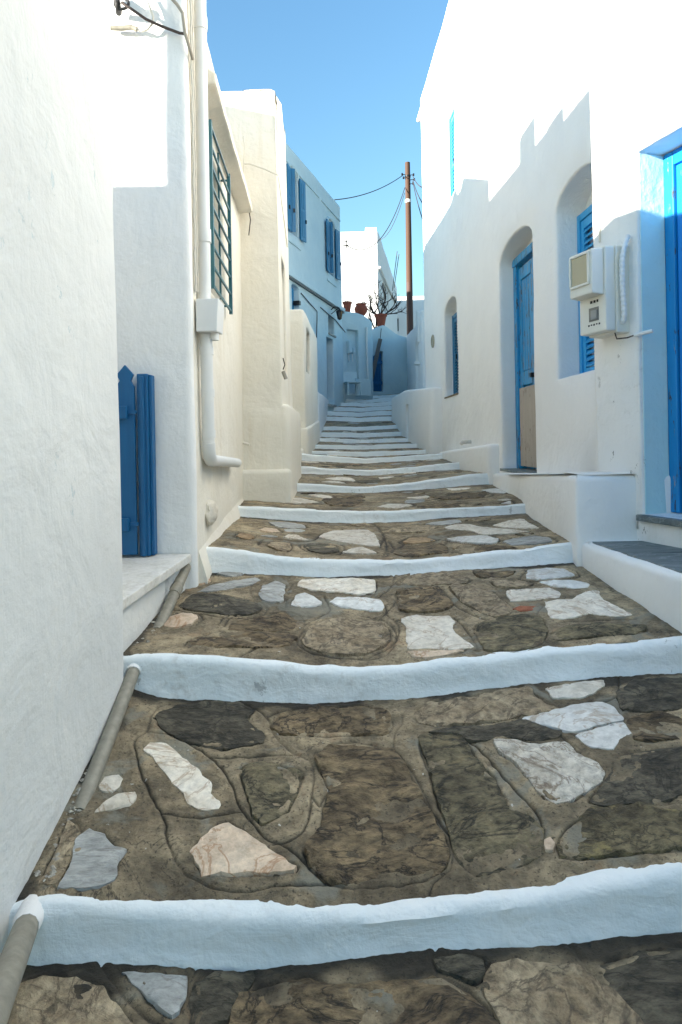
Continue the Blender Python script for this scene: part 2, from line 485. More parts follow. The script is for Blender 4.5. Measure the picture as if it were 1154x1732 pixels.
# ------------------------------------------------------------------ walls
class Wall:
    """A closed plan outline (anticlockwise) with rounded corners, raised as an uneven plastered wall with openings."""
    def __init__(self, path, z0, ztop, fil=0.035, batter=0.0, amp=0.008, sp=0.22, cap=0.22, seed=0, closed=True):
        self.z0, self.ztop = z0, (ztop if callable(ztop) else (lambda x, y: ztop))
        self.batter, self.amp, self.sp, self.cap, self.seed = batter, amp, sp, cap, seed
        pts = [Vector((p[0], p[1])) for p in path]
        n = len(pts)
        fr = fil if isinstance(fil, (list, tuple)) else [fil] * n
        self.pl = []
        for i in range(n):
            p = pts[i]
            if i == 0:
                self.pl.append(p); continue
            a = pts[i - 1]; c = pts[(i + 1) % n]
            u = (a - p).normalized(); w = (c - p).normalized()
            r = min(fr[i], 0.4 * (a - p).length, 0.4 * (c - p).length)
            if r < 1e-4 :
                self.pl.append(p); continue
            p0, p1 = p + u * r, p + w * r
            for k in range(5):
                t = k / 4
                self.pl.append(p0 * (1 - t) ** 2 + p * 2 * t * (1 - t) + p1 * t * t)
        if closed: self.pl.append(pts[0].copy())
        self.s = [0.0]
        for i in range(1, len(self.pl)):
            self.s.append(self.s[-1] + (self.pl[i] - self.pl[i - 1]).length)
        self.L = self.s[-1]
        self.segn = []
        for i in range(len(self.pl) - 1):
            d = (self.pl[i + 1] - self.pl[i]).normalized()
            self.segn.append(Vector((d.y, -d.x)))
        self.holes = []
    def s_of(self, p):
        p = Vector((p[0], p[1])); best = (1e9, 0)
        for i in range(len(self.pl) - 1):
            a, b = self.pl[i], self.pl[i + 1]
            d = b - a; l = d.length
            if l < 1e-9: continue
            t = max(0, min(1, (p - a).dot(d) / (l * l)))
            q = (a + d * t - p).length
            if q < best[0]: best = (q, self.s[i] + t * l)
        return best[1]
    def at(self, s):
        s = max(0, min(self.L, s))
        i = 0
        import bisect
        i = min(max(bisect.bisect_right(self.s, s) - 1, 0), len(self.pl) - 2)
        l = self.s[i + 1] - self.s[i]
        t = (s - self.s[i]) / l if l > 0 else 0
        p = self.pl[i].lerp(self.pl[i + 1], t)
        n = self.segn[i]
        if l < 0.1:   # rounded corner: blend normals
            n0 = self.segn[max(i - 1, 0)]; n1 = self.segn[min(i + 1, len(self.segn) - 1)]
            n = (n0 * (1 - t) * 0.5 + n * 0.5 + n1 * t * 0.5).normalized()
        return p, n
    def pos(self, s, v, depth=0.0):
        p, n = self.at(s)
        zt = self.ztop(p.x, p.y)
        t = v - zt
        off = 0.0; z = v
        rho = 0.035
        if t > -rho:
            q = t + rho
            if q < rho * 1.571:
                a = q / rho
                off = rho * (1 - math.cos(a)); z = zt - rho + rho * math.sin(a)
            else:
                q2 = q - rho * 1.571
                off = rho + min(q2, self.cap); z = zt - max(0.0, q2 - self.cap)
        off += self.batter * (min(z, zt) - self.z0)
        off += depth
        sd_ = self.seed * 3.7
        dz = noise.noise(Vector((p.x * 0.9 + sd_, p.y * 0.9, z * 0.9))) * self.amp + noise.noise(Vector((p.x * 3.1, p.y * 3.1 + sd_, z * 3.1))) * self.amp * 0.35
        q = p - n * (off - dz)
        return Vector((q.x, q.y, z))
    def frame(self, s, v):
        """origin, tangent (with growing s), outward normal"""
        p, n = self.at(s)
        o = self.pos(s, v)
        n3 = Vector((n.x, n.y, 0)); t3 = Vector((-n.y, n.x, 0))
        return o, t3, n3
    def hole(self, pa, pb, zb, zs, za=None, depth=0.2, arris=0.016):
        s0, s1 = sorted((self.s_of(pa), self.s_of(pb)))
        za = za if za is not None else zs
        h = dict(s0=s0, s1=s1, zb=zb, zs=zs, za=za, depth=depth, arris=arris)
        self.holes.append(h)
        return h
    def outline(self, h, e):
        s0, s1, zb, zs, za = h['s0'] - e, h['s1'] + e, h['zb'] - e, h['zs'], h['za'] + e
        pts = []
        nb = max(2, int((s1 - s0) / 0.12))
        for k in range(nb): pts.append((s0 + (s1 - s0) * k / nb, zb))
        nv = max(2, int((zs - zb) / 0.15))
        for k in range(nv): pts.append((s1, zb + (zs - zb) * k / nv))
        if za - e > zs + 1e-3:
            m = 12
            for k in range(m):
                a = math.pi * k / m
                pts.append(((s0 + s1) / 2 + (s1 - s0) / 2 * math.cos(a), zs + (za - zs) * math.sin(a) ** 0.9))
        else:
            zt = zs + e
            pts.append((s1, zt))
            for k in range(1, nb): pts.append((s1 - (s1 - s0) * k / nb, zt))
            pts.append((s0, zt))
            for k in range(nv - 1, 0, -1): pts.append((s0, zb + (zs - zb) * k / nv))
            return pts
        for k in range(nv): pts.append((s0, zs - (zs - zb) * k / nv))
        return pts
    def build(self, name, mat, parent=None, mat2=None, pick=None):
        cols = [0.0]
        for a, b in zip(self.s[:-1], self.s[1:]):
            k = max(1, int(math.ceil((b - a) / self.sp)))
            for j in range(1, k + 1): cols.append(a + (b - a) * j / k)
        V, Ed = [], []
        def add(s, v):
            V.append(Vector((s, v))); return len(V) - 1
        outl = []
        def inside_any(s, v, e):
            for h in self.holes:
                if h['s0'] - e < s < h['s1'] + e and h['zb'] - e < v < h['za'] + e: return True
            return False
        ncol = len(cols); bot = []; top = []
        ex = 0.035 * 0.571 + self.cap + 0.3
        for ci, s in enumerate(cols):
            p, n_ = self.at(s)
            zt = self.ztop(p.x, p.y)
            k = max(2, int((zt - self.z0) / self.sp))
            rows = [self.z0 + (zt - 0.036 - self.z0) * j / k for j in range(k + 1)]
            rows += [zt - 0.018, zt, zt + 0.0199, zt + 0.02 + self.cap, zt + ex]
            for j, v in enumerate(rows):
                edge = ci in (0, ncol - 1)
                if j not in (0, len(rows) - 1) and not edge and inside_any(s, v, 0.06): continue
                idx = add(s, v)
                if j == 0: bot.append(idx)
                if j == len(rows) - 1: top.append(idx)
                if edge: outl.append((ci, idx))
        left = [i for c, i in outl if c == 0]; right = [i for c, i in outl if c == ncol - 1]
        for lst in (bot, top, left, right):
            for a, b in zip(lst[:-1], lst[1:]): Ed.append((a, b))
        hol = []
        for h in self.holes:
            pts = self.outline(h, h['arris'])
            ids = [add(*q) for q in pts]
            hol.append(pts)
            for a, b in zip(ids, ids[1:] + ids[:1]): Ed.append((a, b))
        ov, oe, of, _, _, _ = delaunay_2d_cdt(V, Ed, [], 0, 1e-5)
        def in_poly(q, pts):
            c = False; x, y = q
            for (x0, y0), (x1, y1) in zip(pts, pts[1:] + pts[:1]):
                if (y0 > y) != (y1 > y) and x < (x1 - x0) * (y - y0) / (y1 - y0) + x0: c = not c
            return c
        fv = [self.pos(v.x, v.y) for v in ov]
        ff = []
        for t in of:
            c = (sum(ov[i].x for i in t) / len(t), sum(ov[i].y for i in t) / len(t))
            p, n_ = self.at(c[0])
            if c[1] > self.ztop(p.x, p.y) + ex: continue
            if any(in_poly(c, pts) for pts in hol): continue
            ff.append(tuple(t))
        for h in self.holes:
            ar = h['arris']
            rings = [(ar, 0.0), (ar * 0.3, ar * 0.3), (0.0, ar), (0.0, ar * 2.5), (0.0, h['depth'])]
            prev = None
            for e, d in rings:
                ids = []
                for (s, v) in self.outline(h, e):
                    fv.append(self.pos(s, v, d)); ids.append(len(fv) - 1)
                if prev:
                    m = len(ids)
                    for i in range(m):
                        j = (i + 1) % m
                        ff.append((prev[j], prev[i], ids[i], ids[j]))
                prev = ids
        base = origin_of(parent) if parent is not None else Vector((0, 0, 0))
        me = bpy.data.meshes.new(name)
        bm = bmesh.new()
        bv = [bm.verts.new(v - base) for v in fv]
        for t in ff:
            try: bm.faces.new([bv[i] for i in t])
            except ValueError: pass
        bmesh.ops.remove_doubles(bm, verts=bm.verts, dist=2e-4)
        bmesh.ops.recalc_face_normals(bm, faces=bm.faces)
        bm.to_mesh(me); bm.free()
        me.polygons.foreach_set('use_smooth', [True] * len(me.polygons))
        me.materials.append(mat)
        if mat2 is not None:
            me.materials.append(mat2)
            for p_ in me.polygons:
                if pick(p_.center + base, p_.normal): p_.material_index = 1
        return link_mesh(name, me, parent)
    def roof(self, parent, mat, drop=0.2, inset=0.1, follow=False):
        pts = []
        for p in self.pl[:-1]:
            s = self.s_of(p)
            q, n_ = self.at(s)
            z = (self.ztop(q.x, q.y) if follow else min(self.ztop(w.x, w.y) for w in self.pl)) - drop
            r = q - n_ * (inset + self.batter * (z - self.z0))
            pts.append(Vector((r.x, r.y, z)))
        # drop consecutive near-duplicates
        out = [pts[0]]
        for p in pts[1:]:
            if (p - out[-1]).length > 0.01: out.append(p)
        return mk('roof', out, [tuple(range(len(out)))], mat, parent)

def house(name, label, wall, mat, roof=True, cat='house', group=None):
    c = sum((p for p in wall.pl), Vector((0, 0))) / len(wall.pl)
    t = thing(name, label, cat, (c.x, c.y, wall.z0), group)
    wall.build('wall', mat, t)
    if roof: wall.roof(t, mat)
    return t

# plan lines of the facades
A_R2, B_R2 = (1.41, 11.3), (1.612, 4.05)
R1C = (1.49, 4.03)
R1D = (R1C[0] + 0.305 * 3.0, R1C[1] - 0.952 * 3.0)
A_H4, B_H4 = (-1.422, 11.6), (0.09, 17.0)

# ---- nearest house on the left
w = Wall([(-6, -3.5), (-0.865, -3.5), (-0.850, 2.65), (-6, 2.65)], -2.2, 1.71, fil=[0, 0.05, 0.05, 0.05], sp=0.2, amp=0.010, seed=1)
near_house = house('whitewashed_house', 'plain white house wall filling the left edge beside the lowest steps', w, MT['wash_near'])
# unseen slab added above the frame to cast shade on the facing wall
mb = MB(); mb.box(Vector((-2.6, 2.37, 1.45)), Vector((1, 0, 0)), Vector((0, 1, 0)), -0.05, 0.05, -0.27, 0.31, 0, 1.58)
mb.build('unseen_shade_slab', MT['wash'], near_house, bevel=0.03)

# ---- second house on the left (drainpipe, barred window)
H2a, H2b = (-0.765, 3.55), (-0.835, 5.9)
w2 = Wall([(-5, 3.55), H2a, H2b, (-5, 5.95)], -1.6, lambda x, y: 2.78 - 0.28 * max(0.0, min(1.0, (y - 3.98) / 0.12)), fil=0.04, sp=0.16, amp=0.012, seed=2, cap=0.2)
gp0, gp1 = (-0.777, 3.99), (-0.80, 4.78)
hw = w2.hole(gp0, gp1, 0.93, 1.83, None, 0.18)
house2 = thing('cream_house', 'cream house with barred window and drainpipe on the left', 'house', (-2.9, 4.7, -1.6))
w2.build('wall', MT['cream'], house2, MT['wash'], lambda c, n: c.y < 3.585); w2.roof(house2, MT['cream'])
mb = MB(); mb.v = [Vector(q) for q in ((-2.6, 3.62, 2.2), (-1.2, 3.62, 2.2), (-1.2, 5.75, 2.2), (-2.6, 5.75, 2.2), (-2.6, 3.62, 2.84), (-1.2, 3.62, 2.84), (-1.2, 5.75, 2.94), (-2.6, 5.75, 2.94))]
mb.f = [(0, 3, 2, 1), (4, 5, 6, 7), (0, 1, 5, 4), (1, 2, 6, 5), (2, 3, 7, 6), (3, 0, 4, 7)]
mb.build('unseen_shade_block', MT['wash'], house2, bevel=0.02)  # unseen set-back block, added to cast the shadow edge opposite
mb = MB(); mb.box(Vector((-1.22, 4.15, 2.7)), Vector((1, 0, 0)), Vector((0, 1, 0)), -0.12, 0.015, -0.16, 0.22, 0, 0.40)
mb.build('chimney', MT['wash'], house2, bevel=0.03)  # out of view, placed and sized to cast the shadow line's spike
# window behind the grille
o, t3, n3 = w2.frame((hw['s0'] + hw['s1']) / 2, 0.93)
wid = hw['s1'] - hw['s0']
fr = MB()
fr.box(o, t3, n3, -wid / 2, wid / 2, -0.22, -0.175, -0.01, 0.92)
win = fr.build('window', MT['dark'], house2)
mbs = MB()
for a in (-wid / 2 + 0.03, -0.02, wid / 2 - 0.07):
    mbs.box(o, t3, n3, a, a + 0.05, -0.174, -0.134, 0.0, 0.90)
mbs.box(o, t3, n3, -wid / 2, wid / 2, -0.172, -0.136, 0.0, 0.05); mbs.box(o, t3, n3, -wid / 2, wid / 2, -0.172, -0.136, 0.85, 0.90)
mbs.build('window_frame', simple('grey_window_paint', (0.30, 0.35, 0.36), 0.5), win)
for a0, a1 in ((-wid / 2 + 0.08, -0.02), (0.03, wid / 2 - 0.07)):
    mbx = MB(); mbx.box(o, t3, n3, a0 + 0.001, a1 - 0.001, -0.164, -0.158, 0.052, 0.848); mbx.build('pane', MT['glass'], win)
gr_p = thing('window_grille', 'rusty teal iron grille over the window of the cream house', 'grille', tuple(o))
G0, G1 = -wid / 2 - 0.02, wid / 2 + 0.02
for k in range(9):
    c = -0.01 + 0.94 * k / 8
    mbx = MB(); mbx.box(o, t3, n3, G0 + 0.026, G1 - 0.026, 0.035, 0.047, c - 0.007, c + 0.007); mbx.build('bar', MT['blue_teal'], gr_p)
for a in (G0 + 0.012, G1 - 0.012):
    mbx = MB(); mbx.box(o, t3, n3, a - 0.014, a + 0.014, 0.030, 0.052, -0.03, 0.95); mbx.build('upright', MT['blue_teal'], gr_p)
for a in (0.0,):
    mbx = MB(); mbx.box(o, t3, n3, a - 0.006, a + 0.006, 0.022, 0.034, -0.01, 0.93); mbx.build('upright', MT['blue_teal'], gr_p)
for a in (G0 + 0.012, G1 - 0.012):
    for c in (0.02, 0.90):
        mbx = MB(); mbx.box(o, t3, n3, a - 0.006, a + 0.006, -0.03, 0.031, c, c + 0.012); mbx.build('fixing', MT['blue_teal'], gr_p)
# sloped plaster hood over the window
mb = MB()
hp = [(-0.79, 3.80, 1.99), (-0.66, 3.80, 2.00), (-0.66, 3.80, 2.06), (-0.80, 3.80, 2.16)]
hq = [(-0.84, 5.78, 1.93), (-0.715, 5.78, 1.94), (-0.715, 5.78, 2.00), (-0.84, 5.78, 2.10)]
n_h = 14
for k in range(n_h + 1):
    t = k / n_h
    for a, b in zip(hp, hq):
        q = Vector(a).lerp(Vector(b), t)
        q += Vector((0.006 * noise.noise(Vector((t * 9, a[2] * 5, 1))), 0, 0.008 * noise.noise(Vector((t * 7, a[0] * 5, 4)))))
        mb.v.append(q)
for k in range(n_h):
    for j in range(4):
        j2 = (j + 1) % 4
        mb.f.append((k * 4 + j, (k + 1) * 4 + j, (k + 1) * 4 + j2, k * 4 + j2))
mb.f.append((0, 1, 2, 3)); mb.f.append(tuple(n_h * 4 + j for j in (3, 2, 1, 0)))
mb.build('window_hood', MT['cream'], house2, bevel=0.012)

# drainpipe
dp = thing('drainpipe', 'white plastic drainpipe with square hopper on the cream house corner', 'drainpipe', (-0.725, 3.72, -0.1))
MB().tube([(-0.722, 3.70, 2.75), (-0.722, 3.70, 1.5), (-0.724, 3.70, 0.70)], 0.034, 14).build('upper_pipe', MT['pvc'], dp, True)
for z in (2.27, 1.12):
    MB().tube([(-0.722, 3.70, z - 0.035), (-0.722, 3.70, z + 0.035)], 0.0385, 14).build('collar', MT['pvc'], dp, True)
hb = MB()
x0, x1, y0, y1 = -0.758, -0.635, 3.615, 3.80
hv = [(x0, y0, .59), (x1 - .012, y0, .59), (x1 - .012, y1, .60), (x0, y1, .60), (x0, y0, .765), (x1, y0, .765), (x1, y1, .765), (x0, y1, .765)]
hb.v = [Vector(q) for q in hv]; hb.f = [(0, 3, 2, 1), (4, 5, 6, 7), (0, 1, 5, 4), (1, 2, 6, 5), (2, 3, 7, 6), (3, 0, 4, 7)]
hb.build('hopper', MT['pvc'], dp, bevel=0.006)
MB().tube([(-0.675, 3.70, 0.592), (-0.675, 3.70, 0.555)], 0.024, 12).build('spout', MT['pvc'], dp, True)
MB().tube([(-0.722, 3.705, 0.592), (-0.722, 3.72, 0.1), (-0.724, 3.73, 0.0)], 0.034, 14).build('lower_pipe', MT['pvc'], dp, True)
for z in (0.50, 0.27, 0.05):
    MB().tube([(-0.722, 3.71 + (0.5 - z) * .04, z - 0.022), (-0.722, 3.71 + (0.5 - z) * .04, z + 0.022)], 0.038, 14).build('collar', MT['pvc'], dp, True)
el = [(-0.724, 3.73, 0.0), (-0.724, 3.735, -0.04), (-0.725, 3.76, -0.078), (-0.728, 3.81, -0.095), (-0.73, 3.88, -0.10)]
MB().tube(el, 0.037, 14).build('elbow', MT['pvc'], dp, True)
MB().tube([(-0.73, 3.87, -0.10), (-0.745, 4.45, -0.125), (-0.76, 4.98, -0.15)], 0.033, 14).build('outlet_pipe', MT['pvc'], dp, True)

# ---- third house on the left (front face closes the recess, slit window in its side)
def h3top(x, y):
    if x < -0.8 and y > 7.15: return 3.56 + 0.03 * (y - 7.5)
    if y > 7.08: return 3.40
    return 3.02 + max(0.0, min(1.25, y - 5.85)) * 0.40
H3a, H3b = (-0.475, 5.80), (-0.505, 7.55)
w3 = Wall([(-5, 5.80), H3a, H3b, (-1.05, 7.6), (-1.05, 9.9), (-5, 9.9)], -1.2, h3top, fil=0.04, batter=0.012, amp=0.015, sp=0.18, seed=3)
hs = w3.hole((-0.485, 6.25), (-0.49, 6.75), 0.66, 1.70, None, 0.16)
house3 = house('cream_house', 'tall cream house whose front wall sticks out behind the barred window', w3, MT['cream'])
o3, t_, n_ = w3.frame((hs['s0'] + hs['s1']) / 2, 0.66)
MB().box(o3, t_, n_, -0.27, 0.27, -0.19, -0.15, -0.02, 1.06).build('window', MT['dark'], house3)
for a0 in (-0.25, 0.01):
    MB().box(o3, t_, n_, a0, a0 + 0.24, -0.148, -0.12, 0.0, 1.03).build('shutter', MT['grey_wood'], house3)
# plinth block at its foot
wp = Wall([(-1.2, 5.73), (-0.425, 5.73), (-0.455, 7.5), (-1.2, 7.5)], -1.3, lambda x, y: -0.235 + 0.03 * (y - 5.73), fil=0.05, amp=0.014, sp=0.1, cap=0.1, seed=4)
wp.build('plinth', MT['cream'], house3)
wq = Wall([(-1.2, 5.815), (-0.432, 5.815), (-0.44, 7.6), (-1.2, 7.6)], -1.0, lambda x, y: 0.32, fil=0.06, amp=0.01, sp=0.15, cap=0.1, batter=0.0, seed=5)
wq.build('skirting', MT['cream'], house3)
MB().tube([hit(410, 356, (-2, 5.76), (0, 5.76)) , hit(414, 375, (-2, 5.76), (0, 5.76)), hit(412, 392, (-2, 5.76), (0, 5.76))], 0.006, 6)
cb = MB()
def fr3(px, py): 
    q = hit(px, py, (-2, 5.77), (0, 5.77)); return q
cb.tube([fr3(412, 190 + 40), fr3(414, 250), fr3(412, 290), fr3(413, 300)], 0.005, 6)
cb.tube([fr3(413, 277), fr3(422, 277), fr3(448, 286), fr3(470, 296), fr3(472, 305), fr3(477, 345), fr3(483, 390), fr3(486, 418)], 0.006, 6)
tag(cb.build('wall_cable', MT['cable_white'], None, True), 'thin painted cable stapled across the tall cream front wall', 'cable')
cb = MB(); cb.tube([fr3(422, 360), fr3(424, 372), fr3(422, 390), fr3(421, 398)], 0.005, 6)
tag(cb.build('wall_cable', MT['cable'], None, True), 'short loose cable end hanging below the plaster window hood', 'cable')
# little bracket on the wall by the drainpipe outlet, lamp on the corner
MB().tube([fr3(401, 746) + Vector((0, -0.02, 0)), fr3(423, 752) + Vector((0, -0.02, 0))], 0.011, 8).build('wall_ledge', MT['cream'], house3, True)
lm = thing('wall_light', 'small grey lamp on the corner of the tall cream wall', 'lamp', tuple(hit(480, 640, (-2, 5.75), (0, 5.75))))
MB().tube([hit(479, 606, (-2, 5.74), (0, 5.74)), hit(482, 617, (-2, 5.70), (0, 5.70)), hit(479, 625, (-2, 5.72), (0, 5.72))], 0.005, 6).build('wire', MT['cable'], lm, True)
MB().tube([hit(479, 628, (-2, 5.70), (0, 5.70)), hit(484, 641, (-2, 5.70), (0, 5.70))], 0.016, 8).build('lamp_body', simple('lamp_grey', (0.3, 0.28, 0.24), 0.6), lm, True)

# ---- projecting porch wall with a small barred opening
w4 = Wall([(-3, 9.6), (-0.49, 9.6), (-0.40, 12.3), (-3, 12.3)], -0.9, 1.86, fil=0.05, amp=0.012, sp=0.2, seed=6)
hb4 = w4.hole((-0.48, 9.95), (-0.46, 10.6), 1.02, 1.66, None, 0.2)
porch = house('porch_building', 'small beige porch building with barred opening beyond the tall cream house', w4, MT['cream'])
o4, t_, n_ = w4.frame((hb4['s0'] + hb4['s1']) / 2, 1.02)
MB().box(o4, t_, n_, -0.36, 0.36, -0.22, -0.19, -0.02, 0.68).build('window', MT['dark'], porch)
for k in range(5):
    a = -0.26 + 0.13 * k
    MB().tube([o4 + t_ * a - n_ * 0.05 + Vector((0, 0, 0.0)), o4 + t_ * a - n_ * 0.05 + Vector((0, 0, 0.65))], 0.011, 6).build('bar', MT['iron'], porch)
wb = Wall([(-2.5, 9.5), (-0.455, 9.5), (-0.375, 12.25), (-2.5, 12.25)], -0.9, lambda x, y: 0.18 + 0.07 * (y - 9.5), fil=0.05, amp=0.014, sp=0.15, cap=0.1, seed=7)
wb.build('plinth', MT['cream'], porch)
# recess filler and low wall along the left of the upper steps
w5 = Wall([(-2.5, 12.28), (-0.40, 12.28), (-0.27, 16.3), (-2.5, 16.3)], -0.6, lambda x, y: 0.90 + 0.02 * (y - 12.3), fil=0.08, amp=0.02, sp=0.2, cap=0.25, seed=8)
lw = thing('low_wall', 'low white wall along the left side of the upper steps', 'wall', (-0.8, 14.3, -0.6))
w5.build('wall', MT['wash'], lw)
w5b = Wall([(-2.5, 7.5), (-0.56, 7.5), (-0.52, 9.55), (-2.5, 9.55)], -1.2, lambda x, y: -0.20 + 0.05 * (y - 7.5), fil=0.06, amp=0.02, sp=0.15, cap=0.3, seed=9)
cu = thing('curb', 'rounded cream curb between the two cream buildings', 'curb', (-0.8, 8.5, -1.2))
w5b.build('wall', MT['cream'], cu)
# ramped plaster skirt at the foot of the second house
sk = MB(); m_ = 16
for k in range(m_ + 1):
    t = k / m_
    y = 3.62 + (5.70 - 3.62) * t
    xw = -0.775 - 0.06 * t
    zg = -0.70 + 0.10 * t
    wv = 0.012 * noise.noise(Vector((t * 6, 2, 0)))
    for (dx, dz) in ((-0.03, 0.22), (0.012, 0.12), (0.035 + wv, 0.04), (0.052 + wv, -0.02), (0.055 + wv, -0.15), (-0.03, -0.15)):
        sk.v.append(Vector((xw + dx, y, zg + dz)))
for k in range(m_):
    for j in range(6):
        j2 = (j + 1) % 6
        sk.f.append((k * 6 + j, k * 6 + j2, (k + 1) * 6 + j2, (k + 1) * 6 + j))
sk.f.append(tuple(range(5, -1, -1))); sk.f.append(tuple(m_ * 6 + j for j in range(6)))
sk.build('skirting', MT['cream'], house2, True)
# lump of whitewashed stone stuck in the foot of the corner
rk = MB()
bm = bmesh.new(); bmesh.ops.create_icosphere(bm, subdivisions=3, radius=1.0)
for v in bm.verts:
    d = 1 + 0.35 * noise.noise(v.co * 1.4) + 0.15 * noise.noise(v.co * 4)
    v.co = Vector((v.co.x * 0.045, v.co.y * 0.12, v.co.z * 0.07)) * d + Vector((-0.765, 3.95, -0.40))
rk.v = [v.co.copy() for v in bm.verts]; rk.f = [tuple(v.index for v in f.verts) for f in bm.faces]; bm.free()
tag(rk.build('boulder', plaster('flaking_limewash', (0.74, 0.69, 0.60), (0.55, 0.48, 0.37), dirt=1.2, chips=1.5, chip_col=(0.2, 0.16, 0.1), grain=2), None, True), 'whitewashed rock bulging from the foot of the cream corner', 'rock')

# ---- marble doorstep in the gap with its white base
ds = thing('doorstep', 'pale marble doorstep in front of the blue gate', 'doorstep', (-1.2, 3.05, -1.3))
wd = Wall([(-2.6, 2.66), (-0.895, 2.66), (-0.868, 3.3), (-0.82, 3.545), (-2.6, 3.545)], -1.5, lambda x, y: -0.618 - 0.045 * (3.54 - y), fil=0.02, amp=0.008, sp=0.12, seed=10)
wd.build('base', MT['wash_near'], ds)
mb = MB()
pv = [(-2.4, 2.66), (-0.870, 2.66), (-0.785, 3.54), (-2.4, 3.54)]
for z in (-0.614, -0.572):
    for x, y in pv: mb.v.append(Vector((x, y, z - 0.045 * (3.54 - y))))
mb.f = [(3, 2, 1, 0), (4, 5, 6, 7), (0, 1, 5, 4), (1, 2, 6, 5), (2, 3, 7, 6), (3, 0, 4, 7)]
mb.build('slab', MT['marble_slab'], ds, bevel=0.006)

# ---- blue gate
X, Y = Vector((1, 0, 0)), Vector((0, 1, 0))
gt = thing('garden_gate', 'dark blue picket gate standing on the marble doorstep', 'gate', (-1.2, 3.45, -0.572))
go = Vector((0, 3.5, -0.572))
gpost = MB()
gpost.box(go, X, Y, -1.034, -0.979, -0.03, 0.045, 0.002, 0.93)
post = gpost.build('gate_post', MT['blue_gate'], gt, bevel=0.006)
MB().box(go, X, Y, -1.018, -0.996, -0.044, -0.031, 0.002, 0.915).build('post_bead', MT['blue_gate'], post, bevel=0.004)
MB().box(go, X, Y, -0.978, -0.962, -0.012, 0.045, 0.002, 0.925).build('post_bead', MT['blue_gate'], post, bevel=0.004)
for k in range(6):
    cx_ = -1.088 - 0.125 * k
    wv_ = 0.045
    out = [(cx_ - wv_, 0.012), (cx_ + wv_, 0.012), (cx_ + wv_, 0.865), (cx_ + wv_ * 0.62, 0.895), (cx_ + wv_ * 0.95, 0.925), (cx_, 0.975), (cx_ - wv_ * 0.95, 0.925), (cx_ - wv_ * 0.62, 0.895), (cx_ - wv_, 0.865)]
    MB().prism(out, go, X, Y, -0.045, -0.022).build('picket', MT['blue_gate'], gt, bevel=0.003)
for c in (0.135, 0.70):
    MB().box(go, X, Y, -1.80, -1.075, -0.072, -0.0455, c, c + 0.065).build('rail', MT['blue_gate'], gt, bevel=0.004)
for c in (0.16, 0.725):
    MB().box(go, X, Y, -1.075, -1.03, -0.055, -0.046, c, c + 0.018).build('hinge', MT['blue_gate'], gt)

# ------------------------------------------------------------------ right side
# ---- house with arched openings
def hR2(px, py): return hit(px, py, A_R2, B_R2)
wr = Wall([A_R2, B_R2, (6, 4.05), (6, 11.3)], -1.6, 5.62, fil=0.05, amp=0.014, sp=0.2, seed=11, cap=0.25)
# path starts at the far corner: rotate so the seam is hidden
wr = Wall([(6, 11.3), A_R2, B_R2, (6, 4.05)], -1.6, 5.62, fil=0.05, amp=0.014, sp=0.2, seed=11, cap=0.25)
def on2(y): 
    t = (y - A_R2[1]) / (B_R2[1] - A_R2[1]); return (A_R2[0] + (B_R2[0] - A_R2[0]) * t, y)
hd = wr.hole(on2(5.52), on2(6.56), -0.30, 1.62, 1.80, 0.21)
hw1 = wr.hole(on2(4.18), on2(4.98), 0.42, 1.60, 1.76, 0.22)
hw2 = wr.hole(on2(8.60), on2(9.50), 0.57, 1.70, 1.85, 0.17)
hw3 = wr.hole(on2(8.55), on2(9.62), 3.12, 4.50, 4.78, 0.20)
house_r2 = house('white_house', 'large white house on the right with arched windows and old door', wr, MT['wash'])
# cornice under the parapet
mb = MB()
ca, cb_ = Vector((A_R2[0], A_R2[1], 0)), Vector((B_R2[0], B_R2[1], 0))
tdir = (cb_ - ca).normalized(); ndir = Vector((-abs(tdir.y), -tdir.x * (1 if tdir.y < 0 else -1), 0)).normalized()
ndir = Vector((tdir.y, -tdir.x, 0))
if ndir.x > 0: ndir = -ndir
mb.box(ca, tdir, ndir, -0.05, 7.2, -0.05, 0.055, 5.26, 5.33)
mb.build('cornice', MT['wash'], house_r2, bevel=0.015)
def frame_of(wl, h):
    return wl.frame((h['s0'] + h['s1']) / 2, h['zb']), h['s1'] - h['s0'], h['zs'] - h['zb'], h['za'] - h['zb']
def back_panel(wl, h, mat, parent, name, off=0.0):
    pts = wl.outline(h, 0.004)
    v = [wl.pos(s, z, h['depth'] - 0.004 + off) for s, z in pts]
    return mk(name, v, [tuple(range(len(v)))], mat, parent)
# old flaking door: s grows towards the viewer on this wall (path runs from far to near)
(o, t, n), W_, H_, HA = frame_of(wr, hd)
back_panel(wr, hd, MT['cream'], house_r2, 'tympanum')
D = -hd['depth']
door = MB().box(o, t, n, -W_ / 2 + 0.10, W_ / 2 - 0.10, D + 0.004, D + 0.03, 0.01, H_ - 0.03).build('door', MT['blue_old'], house_r2)
for a0, a1 in ((-W_ / 2 + 0.003, -W_ / 2 + 0.10), (W_ / 2 - 0.10, W_ / 2 - 0.003)):
    MB().box(o, t, n, a0, a1, D + 0.002, D + 0.075, 0.002, H_).build('door_frame', MT['blue_old'], door, bevel=0.006)
MB().box(o, t, n, -W_ / 2 + 0.003, W_ / 2 - 0.003, D + 0.002, D + 0.085, H_ + 0.002, H_ + 0.075).build('door_lintel', MT['blue_old'], door, bevel=0.008)
for a in (-W_ / 2 + 0.105, -0.045, W_ / 2 - 0.185):
    MB().box(o, t, n, a, a + 0.08, D + 0.031, D + 0.052, 0.02, H_ - 0.035).build('stile', MT['blue_old'], door, bevel=0.004)
